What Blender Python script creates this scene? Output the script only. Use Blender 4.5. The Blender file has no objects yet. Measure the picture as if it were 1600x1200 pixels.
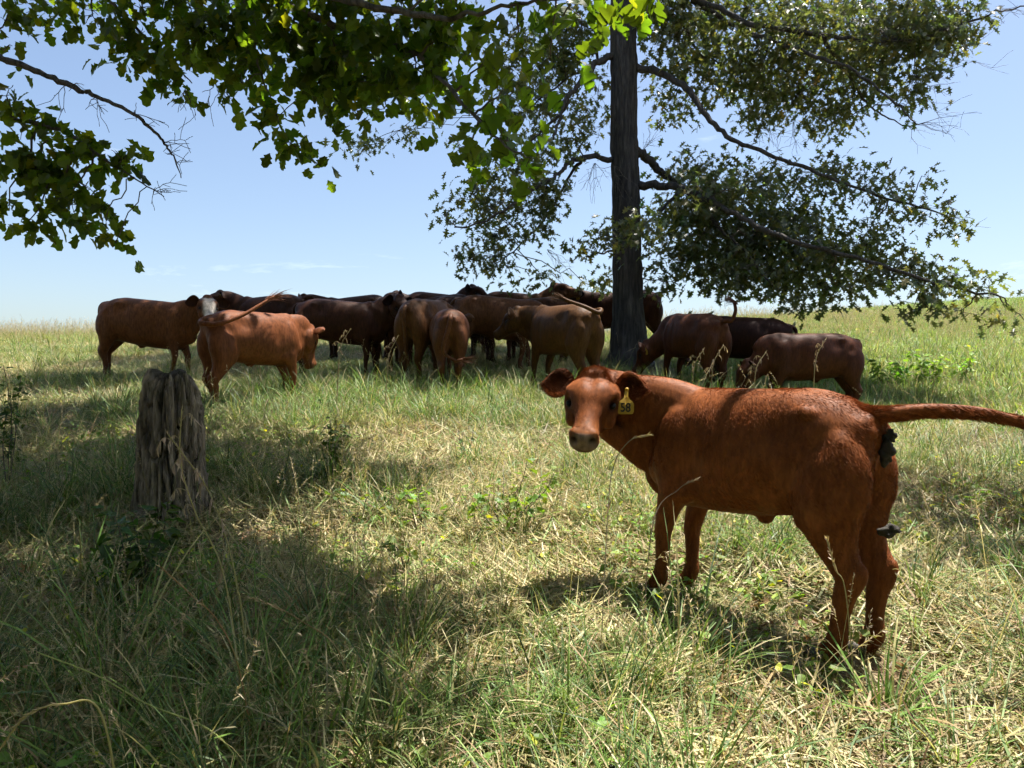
import bpy, math, random
import numpy as np
from mathutils import Vector, Matrix
R = math.radians
rng = np.random.default_rng(11)
random.seed(11)
scene = bpy.context.scene
COL = scene.collection

# ------------------------------------------------------------------ camera
CAM_H = 1.46
cam_d = bpy.data.cameras.new('camera'); cam = bpy.data.objects.new('camera', cam_d); COL.objects.link(cam)
cam.location = (0, 0, CAM_H); cam.rotation_euler = (R(90), 0, 0)
cam_d.sensor_width = 36; cam_d.lens = 27.0; cam_d.clip_start = 0.05; cam_d.clip_end = 3000
scene.camera = cam
# ------------------------------------------------------------------ light
SUN = np.array([0.25, 0.17, 1.0]); SUN /= np.linalg.norm(SUN)
SUN_EL = math.asin(SUN[2]); SUN_AZ = math.atan2(SUN[0], SUN[1])
world = bpy.data.worlds.new('World'); scene.world = world; world.use_nodes = True
wn, wl = world.node_tree.nodes, world.node_tree.links
wn.clear()
wo = wn.new('ShaderNodeOutputWorld'); bg = wn.new('ShaderNodeBackground'); sky = wn.new('ShaderNodeTexSky')
sky.sky_type = 'NISHITA'; sky.sun_disc = False; sky.sun_elevation = SUN_EL; sky.sun_rotation = SUN_AZ
sky.altitude = 100; sky.air_density = 1.0; sky.dust_density = 1.9; sky.ozone_density = 1.3
# thin wisps of high cloud all over the sky
tc = wn.new('ShaderNodeTexCoord'); mp = wn.new('ShaderNodeMapping'); mp.inputs['Scale'].default_value = (2.2, 2.2, 9.0)
nz = wn.new('ShaderNodeTexNoise'); nz.inputs['Scale'].default_value = 1.7; nz.inputs['Detail'].default_value = 7; nz.inputs['Roughness'].default_value = .62
nz.inputs['Distortion'].default_value = .5
cr = wn.new('ShaderNodeValToRGB'); cr.color_ramp.elements[0].position = .63; cr.color_ramp.elements[1].position = .95
cr.color_ramp.elements[0].color = (0, 0, 0, 1); cr.color_ramp.elements[1].color = (.55, .55, .55, 1)
mx = wn.new('ShaderNodeMixRGB'); mx.inputs[2].default_value = (9.5, 10.2, 11.2, 1)
wl.new(tc.outputs['Generated'], mp.inputs[0]); wl.new(mp.outputs[0], nz.inputs['Vector']); wl.new(nz.outputs['Fac'], cr.inputs[0])
wl.new(cr.outputs[0], mx.inputs[0]); wl.new(sky.outputs[0], mx.inputs[1]); wl.new(mx.outputs[0], bg.inputs[0])
bg.inputs[1].default_value = 0.074; wl.new(bg.outputs[0], wo.inputs[0])
sd = bpy.data.lights.new('sun', 'SUN'); sun = bpy.data.objects.new('sun', sd); COL.objects.link(sun)
sd.energy = 5.0; sd.angle = R(.53); sd.color = (1, .955, .88)
sun.rotation_euler = Vector(SUN).to_track_quat('Z', 'Y').to_euler(); sun.location = (3, 3, 12)
vs = scene.view_settings; vs.view_transform = 'Standard'; vs.look = 'None'; vs.exposure = 1.42; vs.gamma = 1.0
scene.render.engine = 'CYCLES'
scene.cycles.use_adaptive_sampling = True; scene.cycles.adaptive_threshold = .025; scene.cycles.adaptive_min_samples = 12; scene.cycles.use_denoising = True
scene.cycles.max_bounces = 5; scene.cycles.diffuse_bounces = 2; scene.cycles.glossy_bounces = 2
scene.cycles.transmission_bounces = 4; scene.cycles.transparent_max_bounces = 8

# ------------------------------------------------------------------ numpy helpers
_T = rng.random((32, 32, 32))
def vnoise(P):
    P = np.asarray(P, float); i = np.floor(P).astype(int); f = P - i; f = f * f * (3 - 2 * f); i = i & 31; j = (i + 1) & 31
    x0, y0, z0 = i[..., 0], i[..., 1], i[..., 2]; x1, y1, z1 = j[..., 0], j[..., 1], j[..., 2]
    fx, fy, fz = f[..., 0], f[..., 1], f[..., 2]
    a = _T[x0, y0, z0] * (1 - fx) + _T[x1, y0, z0] * fx; b = _T[x0, y1, z0] * (1 - fx) + _T[x1, y1, z0] * fx
    c = _T[x0, y0, z1] * (1 - fx) + _T[x1, y0, z1] * fx; d = _T[x0, y1, z1] * (1 - fx) + _T[x1, y1, z1] * fx
    return (a * (1 - fy) + b * fy) * (1 - fz) + (c * (1 - fy) + d * fy) * fz
def fbm(P, o=3):
    P = np.asarray(P, float); s = 0; a = .5; t = 0
    for k in range(o): s = s + a * vnoise(P * 2 ** k + 7.3 * k); t += a; a *= .5
    return s / t
def n2(x, y, s=1.0, o=2, z=0.0):
    x = np.asarray(x, float); y = np.asarray(y, float)
    return fbm(np.stack([x * s + 50, y * s + 50, np.full_like(x, 3.1 + z)], -1), o)

def sstep(a, b, x): t = np.clip((x - a) / (b - a), 0, 1); return t * t * (3 - 2 * t)

def ground_z(x, y):
    x = np.asarray(x, float); y = np.asarray(y, float)
    a = x / np.maximum(y, 4.0)
    yc = 18.5 + 7 * sstep(.12, .3, a) + 9 * sstep(.3, .55, a) + 12 * sstep(.5, .8, a)
    k = 1.7
    over = k * np.logaddexp(0, (y - yc) / k)
    z = .145 * (y - over) - .012 * over
    lo = k * np.logaddexp(0, (-12 - y) / k); z = z + .145 * lo
    z = z - .32 * np.exp(-(((x - 4.3) / 2.3) ** 2 + ((y - 9.3) / 2.6) ** 2))
    z = z + .05 * (n2(x, y, .55) - .5) * sstep(0, 8, np.abs(y) + np.abs(x)) + .03 * (n2(x, y, 1.5, 2, 5) - .5)
    z = z + .25 * (n2(x, y, .09, 2, 9) - .5) * sstep(14, 40, y)
    return z
def gz(x, y): return float(ground_z(x, y))

def pw(px, py, d):                      # a point at distance d seen in a given direction
    return np.array([(px - 800) / 1200 * d, d, CAM_H + (600 - py) / 1200 * d])

def mk(name, V, F, mat=None, col=None, parent=None, smooth=True, link=True):
    V = np.ascontiguousarray(V, np.float32); Fl = F if isinstance(F, list) else [F]
    me = bpy.data.meshes.new(name)
    loops = np.concatenate([f.reshape(-1) for f in Fl]).astype(np.int32)
    tot = np.concatenate([np.full(len(f), f.shape[1], np.int32) for f in Fl])
    st = np.zeros(len(tot), np.int32); st[1:] = np.cumsum(tot)[:-1]
    me.vertices.add(len(V)); me.vertices.foreach_set('co', V.reshape(-1))
    me.loops.add(len(loops)); me.loops.foreach_set('vertex_index', loops)
    me.polygons.add(len(tot)); me.polygons.foreach_set('loop_start', st)
    me.update(calc_edges=True)
    me.polygons.foreach_set('use_smooth', np.full(len(tot), smooth))
    if col is not None: set_col(me, col)
    if mat is not None: me.materials.append(mat)
    o = bpy.data.objects.new(name, me)
    if link: COL.objects.link(o)
    if parent is not None: o.parent = parent
    return o
def set_col(me, col):
    at = me.color_attributes.new('Col', 'FLOAT_COLOR', 'POINT')
    c = np.ones((len(me.vertices), 4), np.float32); c[:, :3] = col; at.data.foreach_set('color', c.reshape(-1))
def tag(o, label=None, cat=None, group=None, kind=None):
    if label: o['label'] = label
    if cat: o['category'] = cat
    if group: o['group'] = group
    if kind: o['kind'] = kind
    return o
def empty(name, loc=(0, 0, 0), rot=(0, 0, 0)):
    o = bpy.data.objects.new(name, None); COL.objects.link(o); o.location = loc; o.rotation_euler = rot
    o.empty_display_size = .1
    return o
class MB:                                # mesh builder of triangles and quads
    def __init__(s): s.V = []; s.T = []; s.Q = []; s.C = []; s.n = 0
    def add(s, V, F, c=None):
        V = np.asarray(V, float); F = np.asarray(F, int) + s.n
        s.V.append(V); (s.T if F.shape[1] == 3 else s.Q).append(F)
        s.C.append(np.broadcast_to(np.asarray(c if c is not None else (1, 1, 1), float), (len(V), 3))); s.n += len(V)
    def both(s, V, T, Q, c=None):
        V = np.asarray(V, float); s.V.append(V)
        if len(T): s.T.append(np.asarray(T, int) + s.n)
        if len(Q): s.Q.append(np.asarray(Q, int) + s.n)
        s.C.append(np.broadcast_to(np.asarray(c if c is not None else (1, 1, 1), float), (len(V), 3))); s.n += len(V)
    def build(s, name, mat, parent=None, smooth=True, link=True):
        F = []
        if s.T: F.append(np.concatenate(s.T))
        if s.Q: F.append(np.concatenate(s.Q))
        return mk(name, np.concatenate(s.V), F, mat, np.concatenate(s.C), parent, smooth, link)

def catmull(P, n):
    P = np.asarray(P, float); m = len(P) - 1
    Q = np.vstack([2 * P[0] - P[1], P, 2 * P[-1] - P[-2]])
    t = np.linspace(0, m, n); i = np.minimum(t.astype(int), m - 1); f = (t - i)[:, None]
    p0, p1, p2, p3 = Q[i], Q[i + 1], Q[i + 2], Q[i + 3]
    return .5 * ((2 * p1) + (-p0 + p2) * f + (2 * p0 - 5 * p1 + 4 * p2 - p3) * f ** 2 + (-p0 + 3 * p1 - 3 * p2 + p3) * f ** 3)
def loft(P, rl, rf, L=(0, 1, 0), ns=20, n=None, power=2.0, upright=False):
    """closed tube: lateral radius rl (along L), other radius rf"""
    P = np.asarray(P, float); n = n or len(P) * 5
    D = catmull(np.column_stack([P, rl, rf]), n); C = D[:, :3]; rl = np.maximum(D[:, 3], .002); rf = np.maximum(D[:, 4], .002)
    T = np.gradient(C, axis=0); T /= np.linalg.norm(T, axis=1)[:, None] + 1e-9
    if upright: T = np.broadcast_to(np.array([1., 0, 0]), C.shape)          # sections stay in vertical planes
    L = np.broadcast_to(np.asarray(L, float), C.shape)
    l = L - (L * T).sum(1)[:, None] * T; l /= np.linalg.norm(l, axis=1)[:, None] + 1e-9
    f = np.cross(T, l)
    a = np.linspace(0, 2 * math.pi, ns, endpoint=False); ca, sa = np.cos(a), np.sin(a)
    e = 2 / power; ca = np.sign(ca) * np.abs(ca) ** e; sa = np.sign(sa) * np.abs(sa) ** e
    V = C[:, None] + l[:, None] * (rl[:, None] * ca)[..., None] + f[:, None] * (rf[:, None] * sa)[..., None]
    V = V.reshape(-1, 3)
    i = np.arange(n - 1)[:, None] * ns; j = np.arange(ns)[None]; k = (j + 1) % ns
    Q = np.stack([i + j, i + k, i + ns + k, i + ns + j], -1).reshape(-1, 4)
    V = np.vstack([V, C[0] - T[0] * 0, C[-1]]); a0 = len(V) - 2; a1 = len(V) - 1
    j = np.arange(ns); k = (j + 1) % ns; b = (n - 1) * ns
    Tn = np.vstack([np.stack([np.full(ns, a0), k, j], -1), np.stack([np.full(ns, a1), b + j, b + k], -1)])
    return V, Tn, Q
def round_tube(P, r, ns=6, n=None):
    P = np.asarray(P, float); d = P[-1] - P[0]
    L = (0, 1, 0) if abs(d[1]) < .8 * np.linalg.norm(d) else (1, 0, 0)
    return loft(P, r, r, L, ns, n)
def ellipsoid(c, r, nu=20, nv=12):
    u = np.linspace(0, 2 * math.pi, nu, endpoint=False); v = np.linspace(0, math.pi, nv + 1)[1:-1]
    V = np.stack([np.outer(np.sin(v), np.cos(u)), np.outer(np.sin(v), np.sin(u)), np.outer(np.cos(v), np.ones(nu))], -1).reshape(-1, 3)
    m = nv - 1; i = np.arange(m - 1)[:, None] * nu; j = np.arange(nu)[None]; k = (j + 1) % nu
    Q = np.stack([i + j, i + nu + j, i + nu + k, i + k], -1).reshape(-1, 4)
    V = np.vstack([V, [0, 0, 1], [0, 0, -1]]); t = len(V) - 2; j = np.arange(nu); k = (j + 1) % nu; b = (m - 1) * nu
    T = np.vstack([np.stack([np.full(nu, t), j, k], -1), np.stack([np.full(nu, t + 1), b + k, b + j], -1)])
    return V * np.asarray(r) + np.asarray(c), T, Q

# ------------------------------------------------------------------ materials
def nmat(name): m = bpy.data.materials.new(name); m.use_nodes = True; return m, m.node_tree.nodes, m.node_tree.links
def attr_color(n, l, amount=.0, bumpscale=None):
    a = n.new('ShaderNodeVertexColor'); a.layer_name = 'Col'; return a.outputs['Color']
def leaf_material(name, trans=.45, rough=.45, tcol=(1.5, 1.6, .5), spec=.4, var=.5):
    m, n, l = nmat(name); out = n['Material Output']; p = n['Principled BSDF']
    c = attr_color(n, l)
    oi = n.new('ShaderNodeObjectInfo'); hs = n.new('ShaderNodeHueSaturation')
    mr = n.new('ShaderNodeMapRange'); mr.inputs['To Min'].default_value = 1 - var / 2; mr.inputs['To Max'].default_value = 1 + var / 2
    l.new(oi.outputs['Random'], mr.inputs['Value']); l.new(mr.outputs[0], hs.inputs['Value'])
    mr2 = n.new('ShaderNodeMapRange'); mr2.inputs['To Min'].default_value = .485; mr2.inputs['To Max'].default_value = .515
    mu = n.new('ShaderNodeMath'); mu.operation = 'FRACT'; mm = n.new('ShaderNodeMath'); mm.operation = 'MULTIPLY'; mm.inputs[1].default_value = 37.7
    l.new(oi.outputs['Random'], mm.inputs[0]); l.new(mm.outputs[0], mu.inputs[0]); l.new(mu.outputs[0], mr2.inputs['Value']); l.new(mr2.outputs[0], hs.inputs['Hue'])
    l.new(c, hs.inputs['Color']); l.new(hs.outputs[0], p.inputs['Base Color'])
    p.inputs['Roughness'].default_value = rough; p.inputs['Specular IOR Level'].default_value = spec
    t = n.new('ShaderNodeBsdfTranslucent'); mc = n.new('ShaderNodeMixRGB'); mc.blend_type = 'MULTIPLY'; mc.inputs[0].default_value = 1; mc.inputs[2].default_value = (*tcol, 1)
    l.new(hs.outputs[0], mc.inputs[1]); l.new(mc.outputs[0], t.inputs[0])
    ms = n.new('ShaderNodeMixShader'); ms.inputs[0].default_value = trans
    l.new(p.outputs[0], ms.inputs[1]); l.new(t.outputs[0], ms.inputs[2]); l.new(ms.outputs[0], out.inputs[0])
    return m
M = {}
M['grass'] = leaf_material('grass_blade', .32, .5, (1.25, 1.25, .7), .35, .5)
M['leaf_near'] = leaf_material('oak_leaf_near', .55, .42, (2.5, 2.7, .42), .35, .5)
M['leaf_far'] = leaf_material('oak_leaf_far', .45, .34, (2.0, 2.05, .75), .6, .4)
M['weed'] = leaf_material('weed_leaf', .4, .5, (1.7, 1.8, .4), .35, .3)

def plain(name, col, rough=.6, spec=.5):
    m, n, l = nmat(name); p = n['Principled BSDF']; p.inputs['Base Color'].default_value = (*col, 1)
    p.inputs['Roughness'].default_value = rough; p.inputs['Specular IOR Level'].default_value = spec
    return m
def noisy(name, c1, c2, scale=(8, 8, 8), rough=.8, bump=.4, detail=8, use_col=False, dist=.02, lo=.35, hi=.65):
    m, n, l = nmat(name); p = n['Principled BSDF']
    t = n.new('ShaderNodeTexCoord'); mpp = n.new('ShaderNodeMapping'); mpp.inputs['Scale'].default_value = scale
    z = n.new('ShaderNodeTexNoise'); z.inputs['Scale'].default_value = 1; z.inputs['Detail'].default_value = detail; z.inputs['Roughness'].default_value = .65
    r = n.new('ShaderNodeValToRGB'); r.color_ramp.elements[0].position = lo; r.color_ramp.elements[1].position = hi
    r.color_ramp.elements[0].color = (*c1, 1); r.color_ramp.elements[1].color = (*c2, 1)
    l.new(t.outputs['Object'], mpp.inputs[0]); l.new(mpp.outputs[0], z.inputs['Vector']); l.new(z.outputs['Fac'], r.inputs[0])
    o = r.outputs[0]
    if use_col:
        mc = n.new('ShaderNodeMixRGB'); mc.blend_type = 'MULTIPLY'; mc.inputs[0].default_value = 1
        l.new(o, mc.inputs[1]); l.new(attr_color(n, l), mc.inputs[2]); o = mc.outputs[0]
    l.new(o, p.inputs['Base Color']); p.inputs['Roughness'].default_value = rough
    b = n.new('ShaderNodeBump'); b.inputs['Strength'].default_value = bump; b.inputs['Distance'].default_value = dist
    l.new(z.outputs['Fac'], b.inputs['Height']); l.new(b.outputs[0], p.inputs['Normal'])
    return m
M['bark'] = noisy('bark', (.045, .038, .033), (.17, .145, .125), (26, 26, 3.5), .9, .9, dist=.03, use_col=True)
M['twig'] = noisy('twig_bark', (.05, .04, .03), (.16, .13, .10), (20, 20, 20), .85, .3)
M['stump'] = noisy('weathered_wood', (.045, .033, .022), (.31, .245, .175), (36, 36, 6), .9, 1.0, dist=.03, use_col=True, detail=10)
M['coat'] = noisy('red_coat', (.66, .66, .66), (1.25, 1.25, 1.25), (50, 50, 14), .55, .22, use_col=True, dist=.012, detail=5)
M['coat'].node_tree.nodes['Principled BSDF'].inputs['Sheen Weight'].default_value = 0.0
M['coat'].node_tree.nodes['Principled BSDF'].inputs['Sheen Roughness'].default_value = .4
M['coat'].node_tree.nodes['Principled BSDF'].inputs['Sheen Tint'].default_value = (1, .75, .55, 1)
M['coat'].node_tree.nodes['Principled BSDF'].inputs['Specular IOR Level'].default_value = .14
M['hair'] = noisy('coat_hair', (.75, .75, .75), (1.2, 1.2, 1.2), (60, 60, 60), .6, 0, use_col=True, detail=2)
M['hair'].node_tree.nodes['Principled BSDF'].inputs['Specular IOR Level'].default_value = .10
M['eye'] = plain('eye', (.006, .004, .003), .45, .25)
M['hoof'] = noisy('hoof', (.03, .025, .02), (.09, .075, .06), (40, 40, 12), .55, .3)
M['tag'] = noisy('yellow_tag', (.34, .20, .008), (.42, .25, .015), (30, 30, 30), .45, .1)
M['orange_tag'] = plain('orange_tag', (.65, .2, .02), .45)
M['ink'] = plain('black_ink', (.01, .01, .01), .6)
M['dung'] = noisy('dung', (.010, .007, .004), (.030, .022, .010), (60, 60, 60), .75, .6)

m, n, l = nmat('pasture_soil'); M['soil'] = m; p = n['Principled BSDF']
t = n.new('ShaderNodeTexCoord'); z1 = n.new('ShaderNodeTexNoise'); z1.inputs['Scale'].default_value = 1.1; z1.inputs['Detail'].default_value = 5
z2 = n.new('ShaderNodeTexNoise'); z2.inputs['Scale'].default_value = 38; z2.inputs['Detail'].default_value = 8; z2.inputs['Roughness'].default_value = .7
r1 = n.new('ShaderNodeValToRGB'); r1.color_ramp.elements[0].position = .38; r1.color_ramp.elements[1].position = .62
r1.color_ramp.elements[0].color = (.07, .065, .03, 1); r1.color_ramp.elements[1].color = (.22, .17, .115, 1)
r2 = n.new('ShaderNodeValToRGB'); r2.color_ramp.elements[0].position = .35; r2.color_ramp.elements[1].position = .68
r2.color_ramp.elements[0].color = (.45, .42, .38, 1); r2.color_ramp.elements[1].color = (1.3, 1.25, 1.15, 1)
mc = n.new('ShaderNodeMixRGB'); mc.blend_type = 'MULTIPLY'; mc.inputs[0].default_value = 1
l.new(t.outputs['Object'], z1.inputs['Vector']); l.new(t.outputs['Object'], z2.inputs['Vector']); l.new(z1.outputs['Fac'], r1.inputs[0]); l.new(z2.outputs['Fac'], r2.inputs[0])
l.new(r1.outputs[0], mc.inputs[1]); l.new(r2.outputs[0], mc.inputs[2]); l.new(mc.outputs[0], p.inputs['Base Color'])
p.inputs['Roughness'].default_value = .95; p.inputs['Specular IOR Level'].default_value = .1
b = n.new('ShaderNodeBump'); b.inputs['Strength'].default_value = .8; b.inputs['Distance'].default_value = .03
l.new(z2.outputs['Fac'], b.inputs['Height']); l.new(b.outputs[0], p.inputs['Normal'])

# ------------------------------------------------------------------ ground
def axis(lo, hi, fine_lo, fine_hi, step):
    a = list(np.arange(fine_lo, fine_hi, step)); s = step; v = fine_hi
    while v < hi: a.append(v); s *= 1.13; v += s
    a.append(hi); s = step; v = fine_lo - step
    while v > lo: a.insert(0, v); s *= 1.13; v -= s
    a.insert(0, lo); return np.array(a)
gx = axis(-700, 700, -14, 16, .2); gy = axis(-120, 1500, -2, 22, .2)
X, Y = np.meshgrid(gx, gy); Z = ground_z(X, Y)
i = np.arange(len(gy) - 1)[:, None] * len(gx); j = np.arange(len(gx) - 1)[None]
F = np.stack([i + j, i + j + 1, i + len(gx) + j + 1, i + len(gx) + j], -1).reshape(-1, 4)
ground = mk('ground', np.stack([X, Y, Z], -1).reshape(-1, 3), F, M['soil']); tag(ground, kind='structure')
ground['label'] = 'sloping pasture ground rising to a grassy crest'

# ------------------------------------------------------------------ leaves
def leaf_template(kind):
    """lobed oak leaf, length 1 along +x from the stalk, width along y; triangles round a curved midrib"""
    if kind == 'broad':      # broad blunt lobes
        pts = [(.0, .012), (.12, .05), (.20, .19), (.28, .30), (.36, .24), (.40, .20), (.50, .36), (.62, .44), (.68, .36), (.66, .24), (.78, .26), (.90, .22), (.88, .12), (1.0, .06)]
    elif kind == 'pin':      # deep pointed lobes
        pts = [(.0, .012), (.16, .03), (.22, .17), (.30, .20), (.30, .06), (.42, .07), (.50, .33), (.56, .26), (.60, .09), (.68, .08), (.84, .26), (.82, .10), (1.0, .02)]
    else:                    # simple pointed oval
        pts = [(.0, .01), (.12, .16), (.32, .27), (.55, .25), (.8, .12), (1.0, .0)]
    top = pts; xs = [q[0] for q in top]
    mid = [(max(0, min(1, x)), 0) for x in xs]
    n_ = len(top)
    V = [(x, y, 0) for x, y in top] + [(x, 0, 0) for x, _ in mid] + [(x, -y * (.92 if k % 2 else 1.04), 0) for k, (x, y) in enumerate(top)]
    V = np.array(V); V[:, 2] = -.22 * V[:, 0] ** 2 + .28 * np.abs(V[:, 1]) + .04 * np.sin(V[:, 0] * 9)
    F = []
    for k in range(n_ - 1):
        F.append((n_ + k, n_ + k + 1, k + 1, k)); F.append((2 * n_ + k, 2 * n_ + k + 1, n_ + k + 1, n_ + k))
    return V, np.array(F)
def small_leaf(kind):
    if kind == 'pin':
        out = [(0, 0), (.2, .06), (.24, .22), (.38, .06), (.52, .34), (.62, .08), (.84, .22), (.8, .06), (1.02, 0), (.8, -.06), (.84, -.24), (.62, -.08), (.5, -.32), (.36, -.06), (.24, -.2), (.2, -.05)]
        V = np.array([(.45, 0, -.03)] + [(x, y, -.22 * x * x + .25 * abs(y)) for x, y in out])
    else:
        out = [(0, 0), (.22, .16), (.32, .3), (.42, .18), (.6, .42), (.72, .24), (.92, .2), (1, 0), (.92, -.2), (.7, -.26), (.58, -.4), (.42, -.2), (.3, -.28), (.2, -.14)]
        V = np.array([(.5, 0, -.04)] + [(x, y, -.2 * x * x + .25 * abs(y)) for x, y in out])
    k = len(out); F = np.array([(0, 1 + q, 1 + (q + 1) % k) for q in range(k)])
    return V, F
def rot_from(dirs, norms):
    x = dirs / np.linalg.norm(dirs, axis=1)[:, None]
    z = norms - (norms * x).sum(1)[:, None] * x; z /= np.linalg.norm(z, axis=1)[:, None] + 1e-9
    return np.stack([x, np.cross(z, x), z], -1)       # columns
def scatter_mesh(tV, tF, P, Rm, S):
    V = np.einsum('nij,nvj->nvi', Rm, tV[None] * S[:, None, None]) + P[:, None]
    F = tF[None] + (np.arange(len(P)) * len(tV))[:, None, None]
    return V.reshape(-1, 3), F.reshape(-1, tF.shape[1])
def rand_leaf_frames(n, droop=.45, flat=.6):
    a = rng.uniform(0, 2 * math.pi, n)
    d = np.stack([np.cos(a), np.sin(a), -droop + rng.normal(0, .4, n)], -1)
    nm = np.stack([rng.normal(0, 1, n) * (1 - flat), rng.normal(0, 1, n) * (1 - flat), np.ones(n) * .8], -1)
    return rot_from(d, nm)

def leaf_colors(n, base, var=.25, yellow=.06):
    v = 1 + rng.normal(0, var, n)[:, None]; c = np.array(base)[None] * np.clip(v, .45, 1.7)
    c[:, 0] *= 1 + rng.normal(0, .12, n)
    yl = rng.random(n) < yellow; c[yl] = c[yl] * np.array([1.9, 1.35, .9])
    return np.clip(c, .004, .9)

class Tree:
    """one tree: trunk, branches as parts, fine twigs and foliage joined"""
    def __init__(s, name, loc):
        s.root = empty(name, loc); s.o = np.array(loc, float); s.skel = []; s.twigs = MB(); s.leafP = []; s.leafR = []; s.leafS = []; s.leafC = []
    def branch(s, pts, r0, r1, name='branch', ns=10, wob=.0, col=(1, 1, 1)):
        P = np.array(pts, float)
        n = max(12, len(P) * 6); C = catmull(P, n)
        if wob: C[1:-1] += rng.normal(0, wob, (n - 2, 3))
        r = np.linspace(r0, r1, n) * (1 + rng.normal(0, .05, n))
        V, T, Q = loft(C - s.o, r, r, (0, 1, 0) if abs(P[-1][1] - P[0][1]) < .7 * np.linalg.norm(P[-1] - P[0]) else (1, 0, 0), ns, n)
        b = MB(); b.both(V, T, Q, col); o = b.build(name, M['bark'], s.root)
        s.skel.append(np.column_stack([C, r])); return o
    def twig(s, a, b_, r0, r1, sag=.06, n=5, ns=4):
        a = np.asarray(a, float); b_ = np.asarray(b_, float); t = np.linspace(0, 1, n)[:, None]
        L = np.linalg.norm(b_ - a); C = a + (b_ - a) * t; C[:, 2] += sag * L * np.sin(t[:, 0] * math.pi)
        C[1:-1] += rng.normal(0, .03 * L, (n - 2, 3))
        V, T, Q = round_tube(C - s.o, np.linspace(r0, r1, n), ns, n); s.twigs.both(V, T, Q); return C
    def nearest(s, p):
        A = np.concatenate(s.skel); d = np.linalg.norm(A[:, :3] - p, axis=1) - .0; k = d.argmin(); return A[k, :3], A[k, 3]
    def blob(s, c, rad, nleaf, size, base, per=8, spread=.14, mid_r=.018, droop=.45, flat=.6, connect=True, yellow=.06):
        c = np.asarray(c, float); rad = np.asarray(rad, float)
        nt = max(2, int(nleaf / per))
        d = rng.normal(0, 1, (nt, 3)); d /= np.linalg.norm(d, axis=1)[:, None]
        tp = c + d * rad * (rng.random(nt) ** .45)[:, None] * rng.uniform(.75, 1.12, nt)[:, None]
        C = None
        if connect:
            q, qr = s.nearest(c - np.array([0, 0, 0.0])); C = s.twig(q, c, min(mid_r, qr * .8), mid_r * .4, .03, 7, 5)
        for p in tp:
            if connect:
                k = np.linalg.norm(C - p, axis=1).argmin(); s.twig(C[k], p, mid_r * .35, .0022, .05, 5, 3)
            n_ = max(2, int(per * rng.uniform(.6, 1.4)))
            R_ = rand_leaf_frames(n_, droop, flat); off = rng.normal(0, spread, (n_, 3)); off[:, 2] *= .7
            s.leafP.append(p + off); s.leafR.append(R_); s.leafS.append(size * rng.uniform(.6, 1.2, n_)); s.leafC.append(leaf_colors(n_, base, yellow=yellow))
    def finish(s, mat, tmpls, big=None, nbig=0, twigmat=None):
        P = np.concatenate(s.leafP); Rm = np.concatenate(s.leafR); S = np.concatenate(s.leafS); Cc = np.concatenate(s.leafC)
        idx = np.arange(len(P))
        if nbig:
            y = np.maximum(P[:, 1], .3); u = np.abs(P[:, 0] / y); v = (P[:, 2] - CAM_H) / y
            vis = (u < .68) & (np.abs(v) < .51) & (P[:, 1] > 1.5); sc = np.where(vis, S / y, 0)
            order = np.argsort(-sc); top = order[:nbig]; idx = order[nbig:]
            variants = []
            for k in range(6):
                c = leaf_colors(1, (.06, .09, .016) if k % 3 else (.08, .115, .02), .15, 0)[0]
                o = mk('leaf', big[0] * np.array([1, rng.uniform(.85, 1.1), rng.uniform(.5, 1.6)]), big[1], mat, c, None, link=False); variants.append(o.data)
            for q in top:
                o = bpy.data.objects.new('leaf', variants[int(rng.integers(6))]); COL.objects.link(o)
                m4 = Matrix(Rm[q].tolist()).to_4x4(); m4 = Matrix.Translation(Vector(P[q] - s.o)) @ m4 @ Matrix.Scale(float(S[q]), 4)
                o.parent = s.root; o.matrix_basis = m4
        b = MB()
        which = rng.integers(0, len(tmpls), len(idx))
        for k, (tV, tF) in enumerate(tmpls):
            q = idx[which == k]
            V, F_ = scatter_mesh(tV, tF, P[q] - s.o, Rm[q], S[q]); b.add(V, F_, np.repeat(Cc[q], len(tV), 0))
        o = b.build('foliage', mat, s.root, smooth=False); o['kind'] = 'stuff'
        if s.twigs.n: o = s.twigs.build('twigs', twigmat or M['twig'], s.root); o['kind'] = 'stuff'
        return len(P)

def over(gx_, gy_, h):                      # canopy point whose shadow falls on the given ground spot
    return np.array([gx_ + SUN[0] / SUN[2] * h, gy_ + SUN[1] / SUN[2] * h, gz(gx_, gy_) + h])

# ---- the tree among the herd
TB = pw(985, 583, 12.0); TB[2] = gz(TB[0], TB[1])
far = Tree('oak_tree', TB)
tag(far.root, 'tall oak with ridged dark trunk standing among the cattle, limbs reaching right', 'tree')
tp = [(985, 597, 0), (984, 560, 0), (982, 500, 0), (980, 400, 0), (978, 300, 0), (975, 200, 0), (975, 100, 0), (973, 0, 0), (972, -120, 0), (978, -300, 0), (985, -460, 0)]
C = catmull([pw(a, b_, 12.0) for a, b_, _ in tp], 150)
rr = np.interp(C[:, 2], [C[0, 2], C[0, 2] + .18, C[0, 2] + .5, C[0, 2] + 1.2, 4.6, 7.2, 12.0], [.66, .44, .31, .24, .215, .20, .09])
V, T, Q = loft(C - TB, rr, rr, (0, 1, 0), 72, 150)
nv = 150 * 72; a = np.tile(np.arange(72) / 72 * 2 * math.pi, 150); zz = V[:nv, 2]
ridge = np.abs(fbm(np.stack([np.cos(a) * 7, np.sin(a) * 7, zz * 3.2], -1), 3) - .5) * 2
ct = np.repeat(C - TB, 72, 0); dirn = V[:nv] - ct; ln = np.linalg.norm(dirn, axis=1)[:, None]
flare = np.exp(-np.maximum(zz, 0) / .3)[:, None] * (np.sin(a * 5 + 1) * .1 + np.sin(a * 3) * .08)[:, None]
V[:nv] = ct + dirn / ln * (ln - .015 + ridge[:, None] * .045 + ln * flare)
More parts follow.
